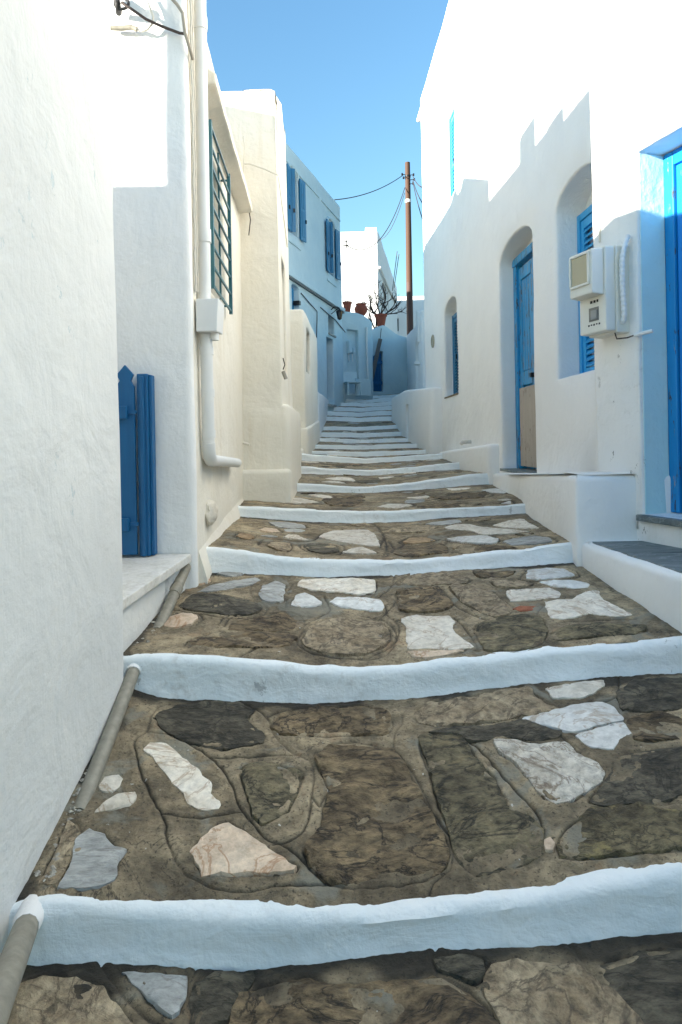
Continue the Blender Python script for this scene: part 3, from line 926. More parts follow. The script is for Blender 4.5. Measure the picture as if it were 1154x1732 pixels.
for c, hh_ in ((H_ - 0.15, 0.11), (0.78, 0.13), (0.03, 0.12)):
    MB().box(o, t, n, -W_ / 2 + 0.185, -0.048, D + 0.0315, D + 0.055, c, c + hh_).build('rail', MT['blue_old'], door, bevel=0.004)
    MB().box(o, t, n, 0.038, W_ / 2 - 0.187, D + 0.0315, D + 0.055, c, c + hh_).build('rail', MT['blue_old'], door, bevel=0.004)
for a0, a1 in ((-W_ / 2 + 0.188, -0.05), (0.04, W_ / 2 - 0.19)):
    k_ = 4
    for i in range(k_):
        x0 = a0 + (a1 - a0) * i / k_
        MB().box(o, t, n, x0 + 0.006, x0 + (a1 - a0) / k_ - 0.006, D + 0.031, D + 0.047, 0.92, H_ - 0.16).build('slat', MT['blue_old'], door, bevel=0.003)
    MB().box(o, t, n, a0 - 0.07, a1 + 0.035, D + 0.0555, D + 0.066, 0.03, 0.76).build('bare_panel', MT['grey_wood'], door, bevel=0.002)
MB().box(o, t, n, -0.02, 0.02, D + 0.0555, D + 0.085, 0.83, 0.87).build('door_handle', MT['iron'], door)
MB().box(o, t, n, -W_ / 2 - 0.05, W_ / 2 + 0.03, D, 0.012, -0.022, 0.003).build('threshold', MT['slate'], door, bevel=0.004)

def louvre_shutter(o, t, n, a0, a1, b, c0, c1, mat, parent, nl=22, th=0.028):
    f = MB(); e = 0.05
    f.box(o, t, n, a0, a0 + e, b, b + th, c0, c1); f.box(o, t, n, a1 - e, a1, b, b + th, c0, c1)
    for c in (c0, (c0 + c1) / 2 - 0.03, c1 - 0.06):
        f.box(o, t, n, a0 + e, a1 - e, b + 0.001, b + th - 0.001, c, c + 0.06)
    s_ = f.build('shutter', mat, parent)
    l = MB()
    z = Vector((0, 0, 1))
    for seg0, seg1 in ((c0 + 0.06, (c0 + c1) / 2 - 0.03), ((c0 + c1) / 2 + 0.03, c1 - 0.06)):
        m = max(3, int(nl / 2))
        for i in range(m):
            c = seg0 + (seg1 - seg0) * (i + 0.5) / m; d = (seg1 - seg0) / m * 0.62
            k = len(l.v)
            for a in (a0 + e, a1 - e):
                for (bb, cc) in ((b + 0.002, c + d * 0.5), (b + th - 0.002, c - d * 0.5), (b + th + 0.003, c - d * 0.5 + 0.008), (b + 0.007, c + d * 0.5 + 0.008)):
                    l.v.append(o + t * a + n * bb + z * cc)
            for j in range(4):
                j2 = (j + 1) % 4
                l.f.append((k + j, k + j2, k + 4 + j2, k + 4 + j))
            l.f.append((k, k + 3, k + 2, k + 1)); l.f.append((k + 4, k + 5, k + 6, k + 7))
    lo = l.build('louvre_slats', mat, s_); lo['kind'] = 'stuff'
    MB().box(o, t, n, (a0 + a1) / 2 - 0.01, (a0 + a1) / 2 + 0.01, b + th + 0.002, b + th + 0.016, (c0 + c1) / 2 - 0.03, (c0 + c1) / 2 + 0.03).build('latch', MT['iron'], s_)
    return s_
def shuttered_window(wl, h, mat, parent):
    (o, t, n), W_, H_, HA = frame_of(wl, h)
    D = -h['depth']
    wn = back_panel(wl, h, MT['wash'], parent, 'window')
    f = MB()
    f.box(o, t, n, -W_ / 2 + 0.004, -W_ / 2 + 0.05, D + 0.005, D + 0.06, 0.003, H_); f.box(o, t, n, W_ / 2 - 0.05, W_ / 2 - 0.004, D + 0.005, D + 0.06, 0.003, H_)
    f.box(o, t, n, -W_ / 2 + 0.051, W_ / 2 - 0.051, D + 0.006, D + 0.058, H_ - 0.05, H_ - 0.001)
    f.build('window_frame', mat, wn, bevel=0.004)
    louvre_shutter(o, t, n, -W_ / 2 + 0.053, -0.003, D + 0.02, 0.005, H_ - 0.055, mat, parent)
    louvre_shutter(o, t, n, 0.003, W_ / 2 - 0.053, D + 0.02, 0.005, H_ - 0.055, mat, parent)
shuttered_window(wr, hw1, MT['blue_light'], house_r2)
shuttered_window(wr, hw3, MT['blue_light'], house_r2)
shuttered_window(wr, hw2, MT['blue_shutter'], house_r2)
(o, t, n), W_, H_, HA = frame_of(wr, hw2)
MB().box(o, t, n, -W_ / 2 - 0.02, W_ / 2 + 0.02, -0.16, 0.012, -0.016, 0.004).build('window_sill', MT['tan_sill'] if 'tan_sill' in MT else S['tan'], house_r2, bevel=0.004)
# plaque and pipe stub on that wall
q = hR2(733.5, 577)
pq = MB(); k = 20
prof = []
for ring, (rr_, dd) in enumerate(((1.0, 0.0), (1.0, 0.018), (0.8, 0.026), (0.75, 0.012))):
    for i in range(k):
        a = 2 * math.pi * i / k
        pq.v.append(q + tdir * (0.12 * rr_ * math.cos(a)) + Vector((0, 0, 0.10 * rr_ * math.sin(a))) + ndir * dd)
for r_ in range(3):
    for i in range(k):
        j = (i + 1) % k
        pq.f.append((r_ * k + i, r_ * k + j, (r_ + 1) * k + j, (r_ + 1) * k + i))
pq.f.append(tuple(3 * k + i for i in range(k)))
tag(pq.build('wall_plaque', simple('tarnished_plaque', (0.33, 0.31, 0.24), 0.6), None), 'round grey-green plaque on white wall beside small arched window', 'plaque')
q = hR2(797, 747)
st = MB(); st.tube([q, q + ndir * 0.10 + Vector((0, 0, -0.005)), q + ndir * 0.12 + Vector((0, 0, -0.03))], 0.022, 10)
tag(st.build('pipe_stub', simple('old_pipe', (0.55, 0.53, 0.48), 0.7), None, True), 'short pipe stub above the white plinth on the right', 'pipe')
# plinth along the foot
wpl = Wall([(2.2, 9.4), (1.335, 9.4), (1.44, 6.66), (2.2, 6.66)], -1.2, lambda x, y: -0.06 - 0.045 * (y - 6.66), fil=0.06, amp=0.015, sp=0.15, cap=0.2, seed=12)
wpl.build('plinth', MT['wash'], house_r2)
cb = MB()
def rr2(px, py): return hit(px, py, A_R2, B_R2) + ndir * 0.012

# ---- nearest house on the right (electric meter, bright blue door)
def hR1(px, py): return hit(px, py, R1C, R1D)
w1 = Wall([(7, 4.03), R1C, R1D, (7, R1D[1])], -2.2, 4.8, fil=0.04, amp=0.010, sp=0.18, seed=13)
def on1(l): return (R1C[0] + 0.305 * l, R1C[1] - 0.952 * l)
lA = (R1C[1] - 3.66) / 0.952
h1 = w1.hole(on1(lA), on1(lA + 1.0), -0.425, 1.52, None, 0.235, arris=0.012)
house_r1 = house('white_house', 'white house at the right edge with electric meter and bright blue door', w1, MT['wash_worn'])
(o, t, n), W_, H_, HA = frame_of(w1, h1)
D = -h1['depth']
door = MB().box(o, t, n, -W_ / 2 + 0.07, W_ / 2 - 0.07, D + 0.004, D + 0.03, 0.012, H_ - 0.08).build('door', MT['blue_door'], house_r1)
for a0, a1 in ((-W_ / 2 + 0.002, -W_ / 2 + 0.07), (W_ / 2 - 0.07, W_ / 2 - 0.002)):
    MB().box(o, t, n, a0, a1, D + 0.002, D + 0.06, 0.004, H_ - 0.004).build('door_frame', paint('frame_blue_paint', (0.006, 0.24, 0.55), worn=0.4), door, bevel=0.006)
MB().box(o, t, n, -W_ / 2 + 0.071, W_ / 2 - 0.071, D + 0.002, D + 0.06, H_ - 0.08, H_ - 0.004).build('door_lintel', MT['blue_door'], door, bevel=0.006)
for i in range(5):
    x0 = -W_ / 2 + 0.075 + (W_ - 0.15) * i / 5
    MB().box(o, t, n, x0 + 0.003, x0 + (W_ - 0.15) / 5 - 0.003, D + 0.031, D + 0.046, 0.014, H_ - 0.085).build('board', MT['blue_door'], door, bevel=0.004)
MB().box(o, t, n, W_ / 2 - 0.2, W_ / 2 - 0.17, D + 0.047, D + 0.10, 0.95, 0.99).build('door_handle', MT['iron'], door)
MB().box(o, t, n, -W_ / 2 - 0.02, W_ / 2 + 0.02, D, 0.03, -0.035, -0.001).build('threshold', MT['slate'], door, bevel=0.006)
# the far reveal is washed pale blue
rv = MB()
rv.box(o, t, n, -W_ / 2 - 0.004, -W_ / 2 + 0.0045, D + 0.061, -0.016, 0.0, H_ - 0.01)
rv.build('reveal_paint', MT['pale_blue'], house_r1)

# electric meter
l_m = 0.235
om = Vector((*on1(l_m), 0.56)); tm = Vector((0.305, -0.952, 0)).normalized(); nm = Vector((-0.952, -0.305, 0)).normalized()
em = thing('electric_meter', 'cream plastic electric meter box on the white corner at right', 'meter', tuple(om))
MB().box(om, tm, nm, -0.15, 0.085, -0.03, 0.085, 0.0, 0.475).build('back_box', MT['meter'], em, bevel=0.008)
MB().box(om, tm, nm, -0.145, 0.078, 0.0855, 0.150, 0.01, 0.47).build('front_cover', MT['meter'], em, bevel=0.010)
hd_ = MB()
hd_.v = []
out = [(-0.135, 0.205), (-0.135, 0.46), (0.066, 0.46), (0.066, 0.205)]
zz = Vector((0, 0, 1))
for b, k_ in ((0.1505, 1.0), (0.225, 0.94)):
    for a, c in out:
        hd_.v.append(om + tm * (a * k_) + nm * b + zz * (0.3325 + (c - 0.3325) * k_))
hd_.f = [(3, 2, 1, 0), (4, 5, 6, 7), (0, 1, 5, 4), (1, 2, 6, 5), (2, 3, 7, 6), (3, 0, 4, 7)]
mh = hd_.build('meter_head', MT['meter'], em, bevel=0.008)
MB().box(om, tm, nm, -0.105, 0.035, 0.2255, 0.2300, 0.275, 0.43).build('meter_glass', MT['meter_glass'], mh, bevel=0.002)
for (a0, a1, c0, c1) in ((-0.115, 0.045, 0.43, 0.443), (-0.115, 0.045, 0.262, 0.275), (-0.118, -0.105, 0.275, 0.43), (0.035, 0.048, 0.275, 0.43)):
    MB().box(om, tm, nm, a0, a1, 0.2255, 0.236, c0, c1).build('glass_frame', MT['meter'], mh, bevel=0.002)
fw = MB().box(om, tm, nm, -0.06, 0.02, 0.1505, 0.153, 0.075, 0.15).build('fuse_window', simple('grey_recess', (0.16, 0.16, 0.15), 0.5), em)
MB().box(om, tm, nm, -0.04, 0.01, 0.1535, 0.157, 0.085, 0.135).build('fuse_switch', simple('grey_switch', (0.25, 0.27, 0.27), 0.4), fw)
for a0, a1 in ((-0.05, -0.03), (-0.022, -0.004), (0.004, 0.018)):
    MB().box(om, tm, nm, a0, a1, 0.1505, 0.1515, 0.175, 0.19).build('printed_mark', MT['iron'], em)
for i in range(5):
    MB().box(om, tm, nm, -0.07 + 0.022 * i, -0.058 + 0.022 * i, 0.1505, 0.1512, 0.05 + 0.003 * (i % 2), 0.06).build('printed_mark', MT['iron'], em)
cc = MB(); pts = []
for i in range(72):
    c = 0.05 + 0.47 * i / 71
    e_ = max(0.0, 1 - (c - 0.05) / 0.06)
    pts.append(om + tm * (0.107 - 0.022 * e_ * e_) + nm * (0.045 + 0.02 * math.sin(c * 5) - 0.035 * max(0, (c - 0.36) / 0.16) ** 2) + zz * c)
cc.tube(pts, [0.0135 + (0.0016 if (i // 2) % 2 else -0.0012) for i in range(72)], 10)
cc.build('corrugated_conduit', MT['pvc'], em, True)
MB().tube([om + tm * 0.06 + nm * 0.08 + zz * 0.0, om + tm * 0.075 + nm * 0.08 - zz * 0.035, om + tm * 0.12 + nm * 0.05 - zz * 0.035, om + tm * 0.17 + nm * 0.02 - zz * 0.02], 0.004, 6).build('earth_wire', MT['cable'], em, True)
MB().tube([om + tm * 0.15 + nm * 0.03 - zz * 0.026, om + tm * 0.23 - nm * 0.02 - zz * 0.012], 0.011, 8).build('wire_sleeve', MT['pvc'], em, True)
# thin white cable coming down the wall to the meter
cb = MB(); pts = []
for i in range(24):
    q = hR1(1013 + 0.006 * i * 24, 0 - 60 + 470 * i / 23) + nm * 0.006
    pts.append(q + tm * 0.003 * math.sin(i * 1.3))
cb.tube(pts, 0.005, 6)
tag(cb.build('wall_cable', MT['cable_white'], None, True), 'thin whitewashed cable running down to the electric meter', 'cable')

# ---- raised bench with slate top, lower right
pb = thing('stone_bench', 'white walled stone bench topped with dark slate, lower right corner', 'bench', (1.7, 2.5, -1.6))
PB0, PB1 = (1.285, 3.76), (1.375, 2.55)
PB2 = (1.47, 0.9)
wb_ = Wall([(2.6, 3.70), (1.29, 3.74), PB1, PB2, (3.2, 0.9)], -1.8, lambda x, y: -0.575 + 0.012 * noise.noise(Vector((x * 6, y * 6, 0))), fil=0.03, amp=0.012, sp=0.09, cap=0.035, seed=14)
wb_.build('wall', MT['wash'], pb)
yy0 = 3.71; rs = random.Random(5)
edges = [3.68, 3.30, 2.84, 2.36, 1.85, 1.4, 0.95]
for y_a, y_b in zip(edges[:-1], edges[1:]):
    xi = lambda y: 1.375 + (2.55 - y) * (0.0745 if y > 2.55 else 0.0576) * (1 if y <= 2.55 else -1) * (1 if y <= 2.55 else -1)
    xa, xb = 1.335 + (3.74 - y_a) * 0.073, 1.335 + (3.74 - y_b) * 0.073
    mid = 1.72 + rs.uniform(-.05, .05) + (3.7 - y_a) * 0.16
    for (u0, u1, v0, v1) in ((xa, mid, xb, mid + .06), (mid + .008, 2.9, mid + .068, 2.9)):
        mb = MB()
        jit = lambda: rs.uniform(-.004, .004)
        zt = -0.574 + rs.uniform(0, .006)
        pts = [(u0, y_a - .004), (u1, y_a - .004 + jit()), (v1, y_b + .004), (v0, y_b + .004 + jit())]
        for z in (-0.64, zt):
            for x, y in pts: mb.v.append(Vector((x, y, z + jit() * 0.3)))
        mb.f = [(0, 1, 2, 3), (7, 6, 5, 4), (4, 5, 1, 0), (5, 6, 2, 1), (6, 7, 3, 2), (7, 4, 0, 3)]
        mb.build('slate_slab', MT['slate'], pb, bevel=0.004)
# ---- white landing block below the old door
wpr = Wall([(2.3, 6.64), (1.465, 6.64), (1.45, 5.55), (1.262, 3.70), (2.3, 3.70)], -1.5, lambda x, y: -0.21 - 0.045 * (y - 3.70), fil=[0, .03, .03, .025, .02], amp=0.014, sp=0.13, cap=0.3, seed=15)
lb = thing('landing_block', 'smooth white landing block below the old blue door', 'landing', (1.5, 5.1, -1.5))
wpr.build('wall', MT['wash'], lb)
wpr.roof(lb, MT['slate'], drop=0.006, inset=0.22, follow=True)

# ---- low walls on the right of the upper steps
wlr = Wall([(2.5, 14.8), (1.10, 14.8), (1.275, 9.75), (2.5, 9.75)], -0.9, lambda x, y: 0.90 - 0.06 * max(0, 12.5 - y) + 0.0 * x, fil=0.08, amp=0.02, sp=0.2, cap=0.25, seed=16)
hlr = wlr.hole((1.19, 12.05), (1.185, 12.35), 0.05, 0.62, None, 0.08)
lwr = thing('low_wall', 'low white parapet along the right side of the upper steps', 'wall', (1.5, 12.3, -0.9))
wlr.build('wall', MT['wash'], lwr)
back_panel(wlr, hlr, MT['blueish'], lwr, 'niche_back')
def cwt(x, y): return 2.50 + 0.47 * max(0, min(1, (y - 15.0) / 4.6))
WC0, WC1 = (1.93, 19.7), (1.60, 13.2)
wc = Wall([(4.5, 19.7), WC0, WC1, (4.5, 13.2)], 0.0, cwt, fil=0.08, amp=0.02, sp=0.25, seed=17)
hc = wc.hole((1.66, 14.4), (1.70, 15.3), 0.75, 2.0, 2.2, 0.25)
wcr = thing('garden_wall', 'white side wall with arched niche closing the lane on the right', 'wall', (3, 16.5, 0))
wc.build('wall', MT['wash'], wcr)
back_panel(wc, hc, MT['wash'], wcr, 'niche_back')
q = hit(709, 555, WC0, WC1)
MB().box(Vector((q.x, q.y, q.z - 0.3)), X, Y, -0.04, 0.08, -0.1, 0.1, 0, 0.66).build('pillar', MT['wash'], wcr, bevel=0.02)
MB().box(Vector((q.x, q.y, q.z - 0.75)), X, Y, -0.12, 0.35, -0.12, 0.12, 0, 0.06).build('ledge', MT['wash'], wcr, bevel=0.01)

# ------------------------------------------------------------------ far left blue-white house
w6 = Wall([(-6, 11.2), A_H4, B_H4, (-4, 18.5)], -0.6, lambda x, y: 5.82, fil=0.06, amp=0.015, sp=0.22, seed=18, cap=0.3)
def h4(px, py): return hit(px, py, A_H4, B_H4)
def hole4(pxa, pxb, pyr, zb, zs, za, depth):
    a, b = h4(pxa, pyr), h4(pxb, pyr)
    return w6.hole((a.x, a.y), (b.x, b.y), zb, zs, za, depth)
def zof(px, py): return h4(px, py).z
ha = hole4(489.5, 504.5, 350, zof(497, 396), zof(504.5, 305), zof(496, 287), 0.2)
hb_ = hole4(554.5, 565.5, 420, zof(560, 464), zof(565.5, 390), zof(558, 374), 0.2)
hg = hole4(494, 506.5, 500, zof(500, 530), zof(506, 491), zof(500, 482), 0.18)
hdr = hole4(553.5, 565, 620, zof(560, 684), zof(559, 572), None, 0.25)
htr = hole4(556, 566, 545, zof(561, 565), zof(561, 535), None, 0.2)
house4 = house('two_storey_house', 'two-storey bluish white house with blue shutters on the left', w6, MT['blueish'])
ta = Vector((B_H4[0] - A_H4[0], B_H4[1] - A_H4[1], 0)).normalized(); na = Vector((ta.y, -ta.x, 0))
for h in (ha, hb_):
    wn = back_panel(w6, h, MT['wash'], house4, 'window')
    (o, t, n), W_, H_, HA = frame_of(w6, h)
    D = -h['depth']
    MB().box(o, t, n, -W_ / 2 + 0.002, -W_ / 2 + 0.05, D + 0.004, D + 0.05, 0, H_).build('window_frame', MT['blue_shutter'], wn)
    MB().box(o, t, n, W_ / 2 - 0.05, W_ / 2 - 0.002, D + 0.004, D + 0.05, 0, H_).build('window_frame', MT['blue_shutter'], wn)
    MB().box(o, t, n, -W_ / 2 + 0.05, W_ / 2 - 0.05, D + 0.005, D + 0.02, 0.01, H_ - 0.01).build('pane', MT['glass'], wn)
    # leaves folded back against the wall, the far one standing a little open
    def leaf(org, td, nd, wdt):
        f = MB().box(org, td, nd, 0, wdt, 0, 0.035, -0.02, H_ + 0.03)
        s_ = f.build('shutter', MT['blue_shutter'], house4, bevel=0.004)
        e = 0.05
        for i in range(2):
            x0 = e + (wdt - 2 * e) * i / 2
            MB().box(org, td, nd, x0 + 0.008, x0 + (wdt - 2 * e) / 2 - 0.008, 0.0355, 0.043, 0.06, H_ * 0.48).build('shutter_board', MT['blue_shutter'], s_)
            MB().box(org, td, nd, x0 + 0.008, x0 + (wdt - 2 * e) / 2 - 0.008, 0.0355, 0.043, H_ * 0.54, H_ - 0.05).build('shutter_board', MT['blue_shutter'], s_)
        MB().box(org, td, nd, wdt - 0.05, wdt - 0.02, 0.0355, 0.06, H_ * 0.3, H_ * 0.36).build('latch', MT['iron'], s_)
    sw = W_ * 0.52
    ang = 0.5
    leaf(o - t * (W_ / 2) + n * 0.02, (-t * math.cos(0.1) + n * math.sin(0.1)), (n * math.cos(0.1) + t * math.sin(0.1)), sw * 0.85)
    leaf(o - t * (W_ / 2 - 0.012) + n * 0.005, (t * math.cos(0.95) + n * math.sin(0.95)), (n * math.cos(0.95) - t * math.sin(0.95)), sw * 0.42)
    leaf(o + t * (W_ / 2 + 0.02) + n * 0.02, (t * math.cos(0.12) + n * math.sin(0.12)), (n * math.cos(0.12) - t * math.sin(0.12)), sw * 0.92)
    MB().box(o, t, n, -W_ / 2 - 0.12, W_ / 2 + 0.12, -0.05, 0.025, -0.22, -0.17).build('window_sill', MT['blueish'], house4, bevel=0.01)
    # raised plaster arch
    ar = MB(); pts = []
    for i in range(13):
        a = math.pi * i / 12
        pts.append(o + t * ((W_ / 2 + 0.05) * math.cos(a)) + n * 0.01 + Vector((0, 0, H_ + (HA - H_ + 0.06) * math.sin(a))))
    ar.tube(pts, 0.03, 8); ar.build('arch_moulding', MT['blueish'], house4, True)
(o, t, n), W_, H_, HA = frame_of(w6, hg)
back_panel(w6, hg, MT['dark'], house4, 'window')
louvre_shutter(o, t, n, -W_ / 2 + 0.01, W_ / 2 - 0.01, -0.15, 0.0, H_ + 0.05, MT['blue_light'], house4, 20)
MB().box(o, t, n, W_ / 2 - 0.12, W_ / 2 - 0.02, -0.10, 0.03, H_ * 0.4, H_ * 0.55).build('lamp_box', MT['iron'], house4)
back_panel(w6, htr, MT['glass'], house4, 'fanlight')
(o, t, n), W_, H_, HA = frame_of(w6, htr)
MB().box(o, t, n, -W_ / 2 - 0.03, W_ / 2 + 0.06, -0.15, 0.03, -0.045, -0.003).build('window_sill', S['grey'], house4, bevel=0.006)
dr = back_panel(w6, hdr, MT['blue_shutter'], house4, 'door')
(o, t, n), W_, H_, HA = frame_of(w6, hdr)
D = -hdr['depth']
for i in range(4):
    x0 = -W_ / 2 + 0.04 + (W_ - 0.08) * i / 4
    MB().box(o, t, n, x0 + 0.005, x0 + (W_ - 0.08) / 4 - 0.005, D + 0.006, D + 0.03, 0.02, H_ - 0.05).build('board', MT['blue_shutter'], dr)
MB().box(o, t, n, -W_ / 2 - 0.02, W_ / 2 + 0.02, D, 0.05, -0.06, -0.002).build('threshold', S['grey'], dr)
# mouldings: fine line under the parapet, string course between the storeys
zc = 5.42
oa = Vector((A_H4[0], A_H4[1], 0)); LH = (Vector(B_H4) - Vector(A_H4)).length
MB().box(oa, ta, na, 0.1, LH * 0.68, -0.02, 0.02, zc, zc + 0.035).build('string_course', MT['blueish'], house4, bevel=0.006)
MB().box(oa, ta, na, LH * 0.71, LH - 0.08, -0.02, 0.02, zc, zc + 0.035).build('string_course', MT['blueish'], house4, bevel=0.006)
zs_ = h4(535, 496).z
MB().box(oa, ta, na, 0.1, LH + 0.02, -0.02, 0.075, zs_ - 0.04, zs_ + 0.05).build('string_course', MT['blueish'], house4, bevel=0.012)
MB().box(oa, ta, na, 0.1, LH + 0.02, -0.01, 0.05, zs_ - 0.075, zs_ - 0.045).build('drip_strip', simple('grey_strip', (0.16, 0.17, 0.17), 0.8), house4)
def o4_(px, py): return h4(px, py) + na * 0.02
for nm_, pl in (('loose cables stapled under the string course of the two-storey house', [(508, 496), (520, 510), (535, 527), (535, 540), (534, 580), (533, 606)]),
                ('cable running from the string course to the wall lantern', [(541, 520), (556, 533), (566, 541), (583, 562)])):
    cb = MB(); cb.tube([o4_(*q) for q in pl], 0.010, 6)
    tag(cb.build('wall_cable', MT['cable'], None, True), nm_, 'cable')
# lantern
ql = o4_(559, 524)
ln = thing('wall_lantern', 'black iron lantern on a bracket beside the blue-shuttered house door', 'lantern', tuple(ql))
br = MB(); br.tube([ql, ql + na * 0.07 + Vector((0, 0, 0.06)), ql + na * 0.16 + Vector((0, 0, 0.05)), ql + na * 0.20], 0.012, 6)
br.tube([ql + Vector((0, 0, -0.10)), ql + na * 0.10 + Vector((0, 0, -0.03)), ql + na * 0.2 + Vector((0, 0, 0.05))], 0.009, 6)
br.build('bracket', MT['iron'], ln, True)
lc = ql + na * 0.20 + Vector((0, 0, 0.0))
MB().lathe(lc, [(0.015, 0.02), (0.02, -0.01), (0.08, -0.05), (0.085, -0.06)], 6).build('lamp_cap', MT['iron'], ln)
MB().lathe(lc, [(0.04, -0.21), (0.068, -0.063)], 6).build('lamp_glass', MT['glass'], ln)
lf = MB()
for i in range(6):
    a = math.pi * 2 * i / 6
    lf.tube([lc + Vector((0.042 * math.cos(a), 0.042 * math.sin(a), -0.21)), lc + Vector((0.072 * math.cos(a), 0.072 * math.sin(a), -0.06))], 0.008, 5)
lf.lathe(lc, [(0.02, -0.25), (0.05, -0.225), (0.05, -0.212)], 6)
lf.build('lamp_frame', MT['iron'], ln)

# ---- blue-shaded annex closing the lane, left part
AN0, AN1 = (0.06, 17.25), (0.88, 17.85)
def antop(x, y): return 3.28 - 0.22 * max(0, min(1, (x - 0.45) / 0.45)) ** 2
w7 = Wall([(-1.5, 17.0), AN0, AN1, (0.75, 20.2), (-1.5, 20.2)], 0.3, antop, fil=[0, .02, .14, .1, .02], amp=0.02, sp=0.2, seed=19)
def hAN(px, py): return hit(px, py, AN0, AN1)
qa, qb = hAN(588, 600), hAN(607, 600)
hn = w7.hole((qa.x, qa.y), (qb.x, qb.y), hAN(598, 664).z, hAN(598, 558).z, None, 0.12)
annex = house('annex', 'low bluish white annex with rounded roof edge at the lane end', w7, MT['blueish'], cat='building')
back_panel(w7, hn, MT['blueish'], annex, 'niche_back')
dA = Vector((AN1[0] - AN0[0], AN1[1] - AN0[1], 0)).normalized(); nA = Vector((dA.y, -dA.x, 0))
pp = MB(); pp.tube([hAN(618.5, 554) + nA * 0.04, hAN(619.5, 600) + nA * 0.04, hAN(621, 664) + nA * 0.04], 0.028, 8)
tag(pp.build('waste_pipe', MT['pvc'], None, True), 'white vertical waste pipe on the annex front', 'pipe')
for i, (px0, py0, px1, py1) in enumerate(((586, 577, 592, 598), (593, 589, 597, 598))):
    q0, q1 = hAN(px0, py0), hAN(px1, py1)
    ub = thing('utility_box', ('tall white utility box on the annex by the house corner', 'small white utility box on the annex beside the tall one')[i], 'box', tuple(q1))
    oo = Vector((q0.x, q0.y, q1.z))
    wd_ = (Vector((q1.x, q1.y, 0)) - Vector((q0.x, q0.y, 0))).length
    MB().box(oo, dA, nA, 0, wd_, -0.13, 0.10, 0, q0.z - q1.z).build('box_body', MT['blueish'], ub, bevel=0.01)
    MB().box(oo, dA, nA, 0.01, wd_ - 0.01, 0.101, 0.115, 0.02, q0.z - q1.z - 0.02).build('box_lid', MT['blueish'], ub)
    MB().tube([oo + dA * wd_ * .5 + nA * 0.03 + Vector((0, 0, -0.01)), oo + dA * wd_ * .5 + nA * 0.03 + Vector((0, 0, -0.2))], 0.015, 6).build('conduit', MT['pvc'], ub)
# ---- rounded end wall with the blue gate
def etop(x, y): return 2.98 + 0.25 * math.exp(-((x - 1.25) / 0.28) ** 2) - 0.10 * max(0, (x - 1.5))
EW0, EW1 = (0.80, 19.0), (1.98, 19.62)
w8 = Wall([(0.70, 21), EW0, EW1, (2.0, 21)], 0.4, etop, fil=[0, .1, .02, .02], amp=0.02, sp=0.15, seed=20)
def hE(px, py): return hit(px, py, EW0, EW1)
ga, gb = hE(631.5, 630), hE(648.5, 630)
hgate = w8.hole((ga.x, ga.y), (gb.x, gb.y), hE(640, 662).z, hE(640, 594).z, None, 0.14)
endw = thing('garden_wall', 'curved bluish white wall with blue gate closing the lane', 'wall', (1.4, 19.8, 0.4))
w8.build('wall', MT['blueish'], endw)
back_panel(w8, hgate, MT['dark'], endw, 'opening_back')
(o, t, n), W_, H_, HA = frame_of(w8, hgate)
dg = thing('plank_gate', 'dark blue plank gate in the curved end wall', 'gate', tuple(o))
for i in range(4):
    x0 = -W_ / 2 + 0.01 + (W_ - 0.02) * i / 4; x1 = x0 + (W_ - 0.02) / 4 - 0.015
    MB().prism([(x0, 0.02), (x1, 0.02), (x1, H_ - 0.07), ((x0 + x1) / 2, H_ - 0.01), (x0, H_ - 0.07)], o, t, n, -0.09, -0.06).build('plank', MT['blue_gate'], dg)
for c in (0.2, H_ - 0.35):
    MB().box(o, t, n, -W_ / 2 + 0.01, W_ / 2 - 0.01, -0.055, -0.035, c, c + 0.09).build('rail', MT['blue_gate'], dg)
# leaning plank
pa, pb_ = P(621, 675, 17.9), hE(643, 575) - Vector((0, 0.12, 0))
lp = MB(); dv = (pb_ - pa); dvn = dv.normalized(); sdv = dvn.cross(Vector((0, 1, 0))).normalized(); ndv = dvn.cross(sdv)
for q in (pa, pb_):
    for a, b in ((-0.055, -0.03), (0.055, -0.03), (0.055, 0.03), (-0.055, 0.03)): lp.v.append(q + sdv * a + ndv * b)
lp.f = [(0, 1, 2, 3), (7, 6, 5, 4), (4, 5, 1, 0), (5, 6, 2, 1), (6, 7, 3, 2), (7, 4, 0, 3)]
tag(lp.build('wooden_beam', MT['plank'], None, bevel=0.008), 'weathered grey beam leaning against the curved end wall', 'beam')
wi = MB(); qq = hE(645, 556) + Vector((0, -0.05, 0.0)); wi.tube([pb_ - dvn * 0.05, qq], 0.009, 5)
tag(wi.build('wire', MT['iron'], None), 'wire from the leaning beam up to the plant pot', 'wire')

# pots
def pot(base, r, h, label, kind=0):
    t_ = thing('plant_pot', label, 'plant pot', tuple(base), 'terracotta pots on the lane-end walls')
    if kind == 0: prof = [(r * .62, 0), (r * .82, h * .5), (r * .95, h * .84), (r * 1.08, h * .85), (r * 1.1, h), (r * .95, h), (r * .88, h * .9)]
    else: prof = [(r * .55, 0), (r * .9, h * .25), (r * 1.05, h * .55), (r * .85, h * .82), (r * .72, h * .88), (r * .9, h), (r * .75, h), (r * .66, h * .9)]
    MB().lathe(base, prof, 18).build('pot_body', MT['terracotta'], t_, True)
    MB().lathe(Vector(base) + Vector((0, 0, h * .86)), [(r * .7, 0), (r * .7, h * .02)], 12).build('pot_soil', MT['soil'], t_)
    return t_
q = hAN(588, 531); p0 = Vector((q.x, q.y + 0.16, antop(q.x, q.y)))
pot(p0, 0.115, 0.27, 'slim terracotta pot on the annex next to the house corner')
q = hAN(611.5, 536); p1 = Vector((q.x, q.y + 0.18, antop(q.x, q.y) - 0.01))
pot(p1, 0.17, 0.30, 'wide-bellied terracotta pot on the annex roof edge', 1)
q = hE(645, 557); p2 = Vector((q.x, q.y + 0.14, etop(q.x, q.y) - 0.005))
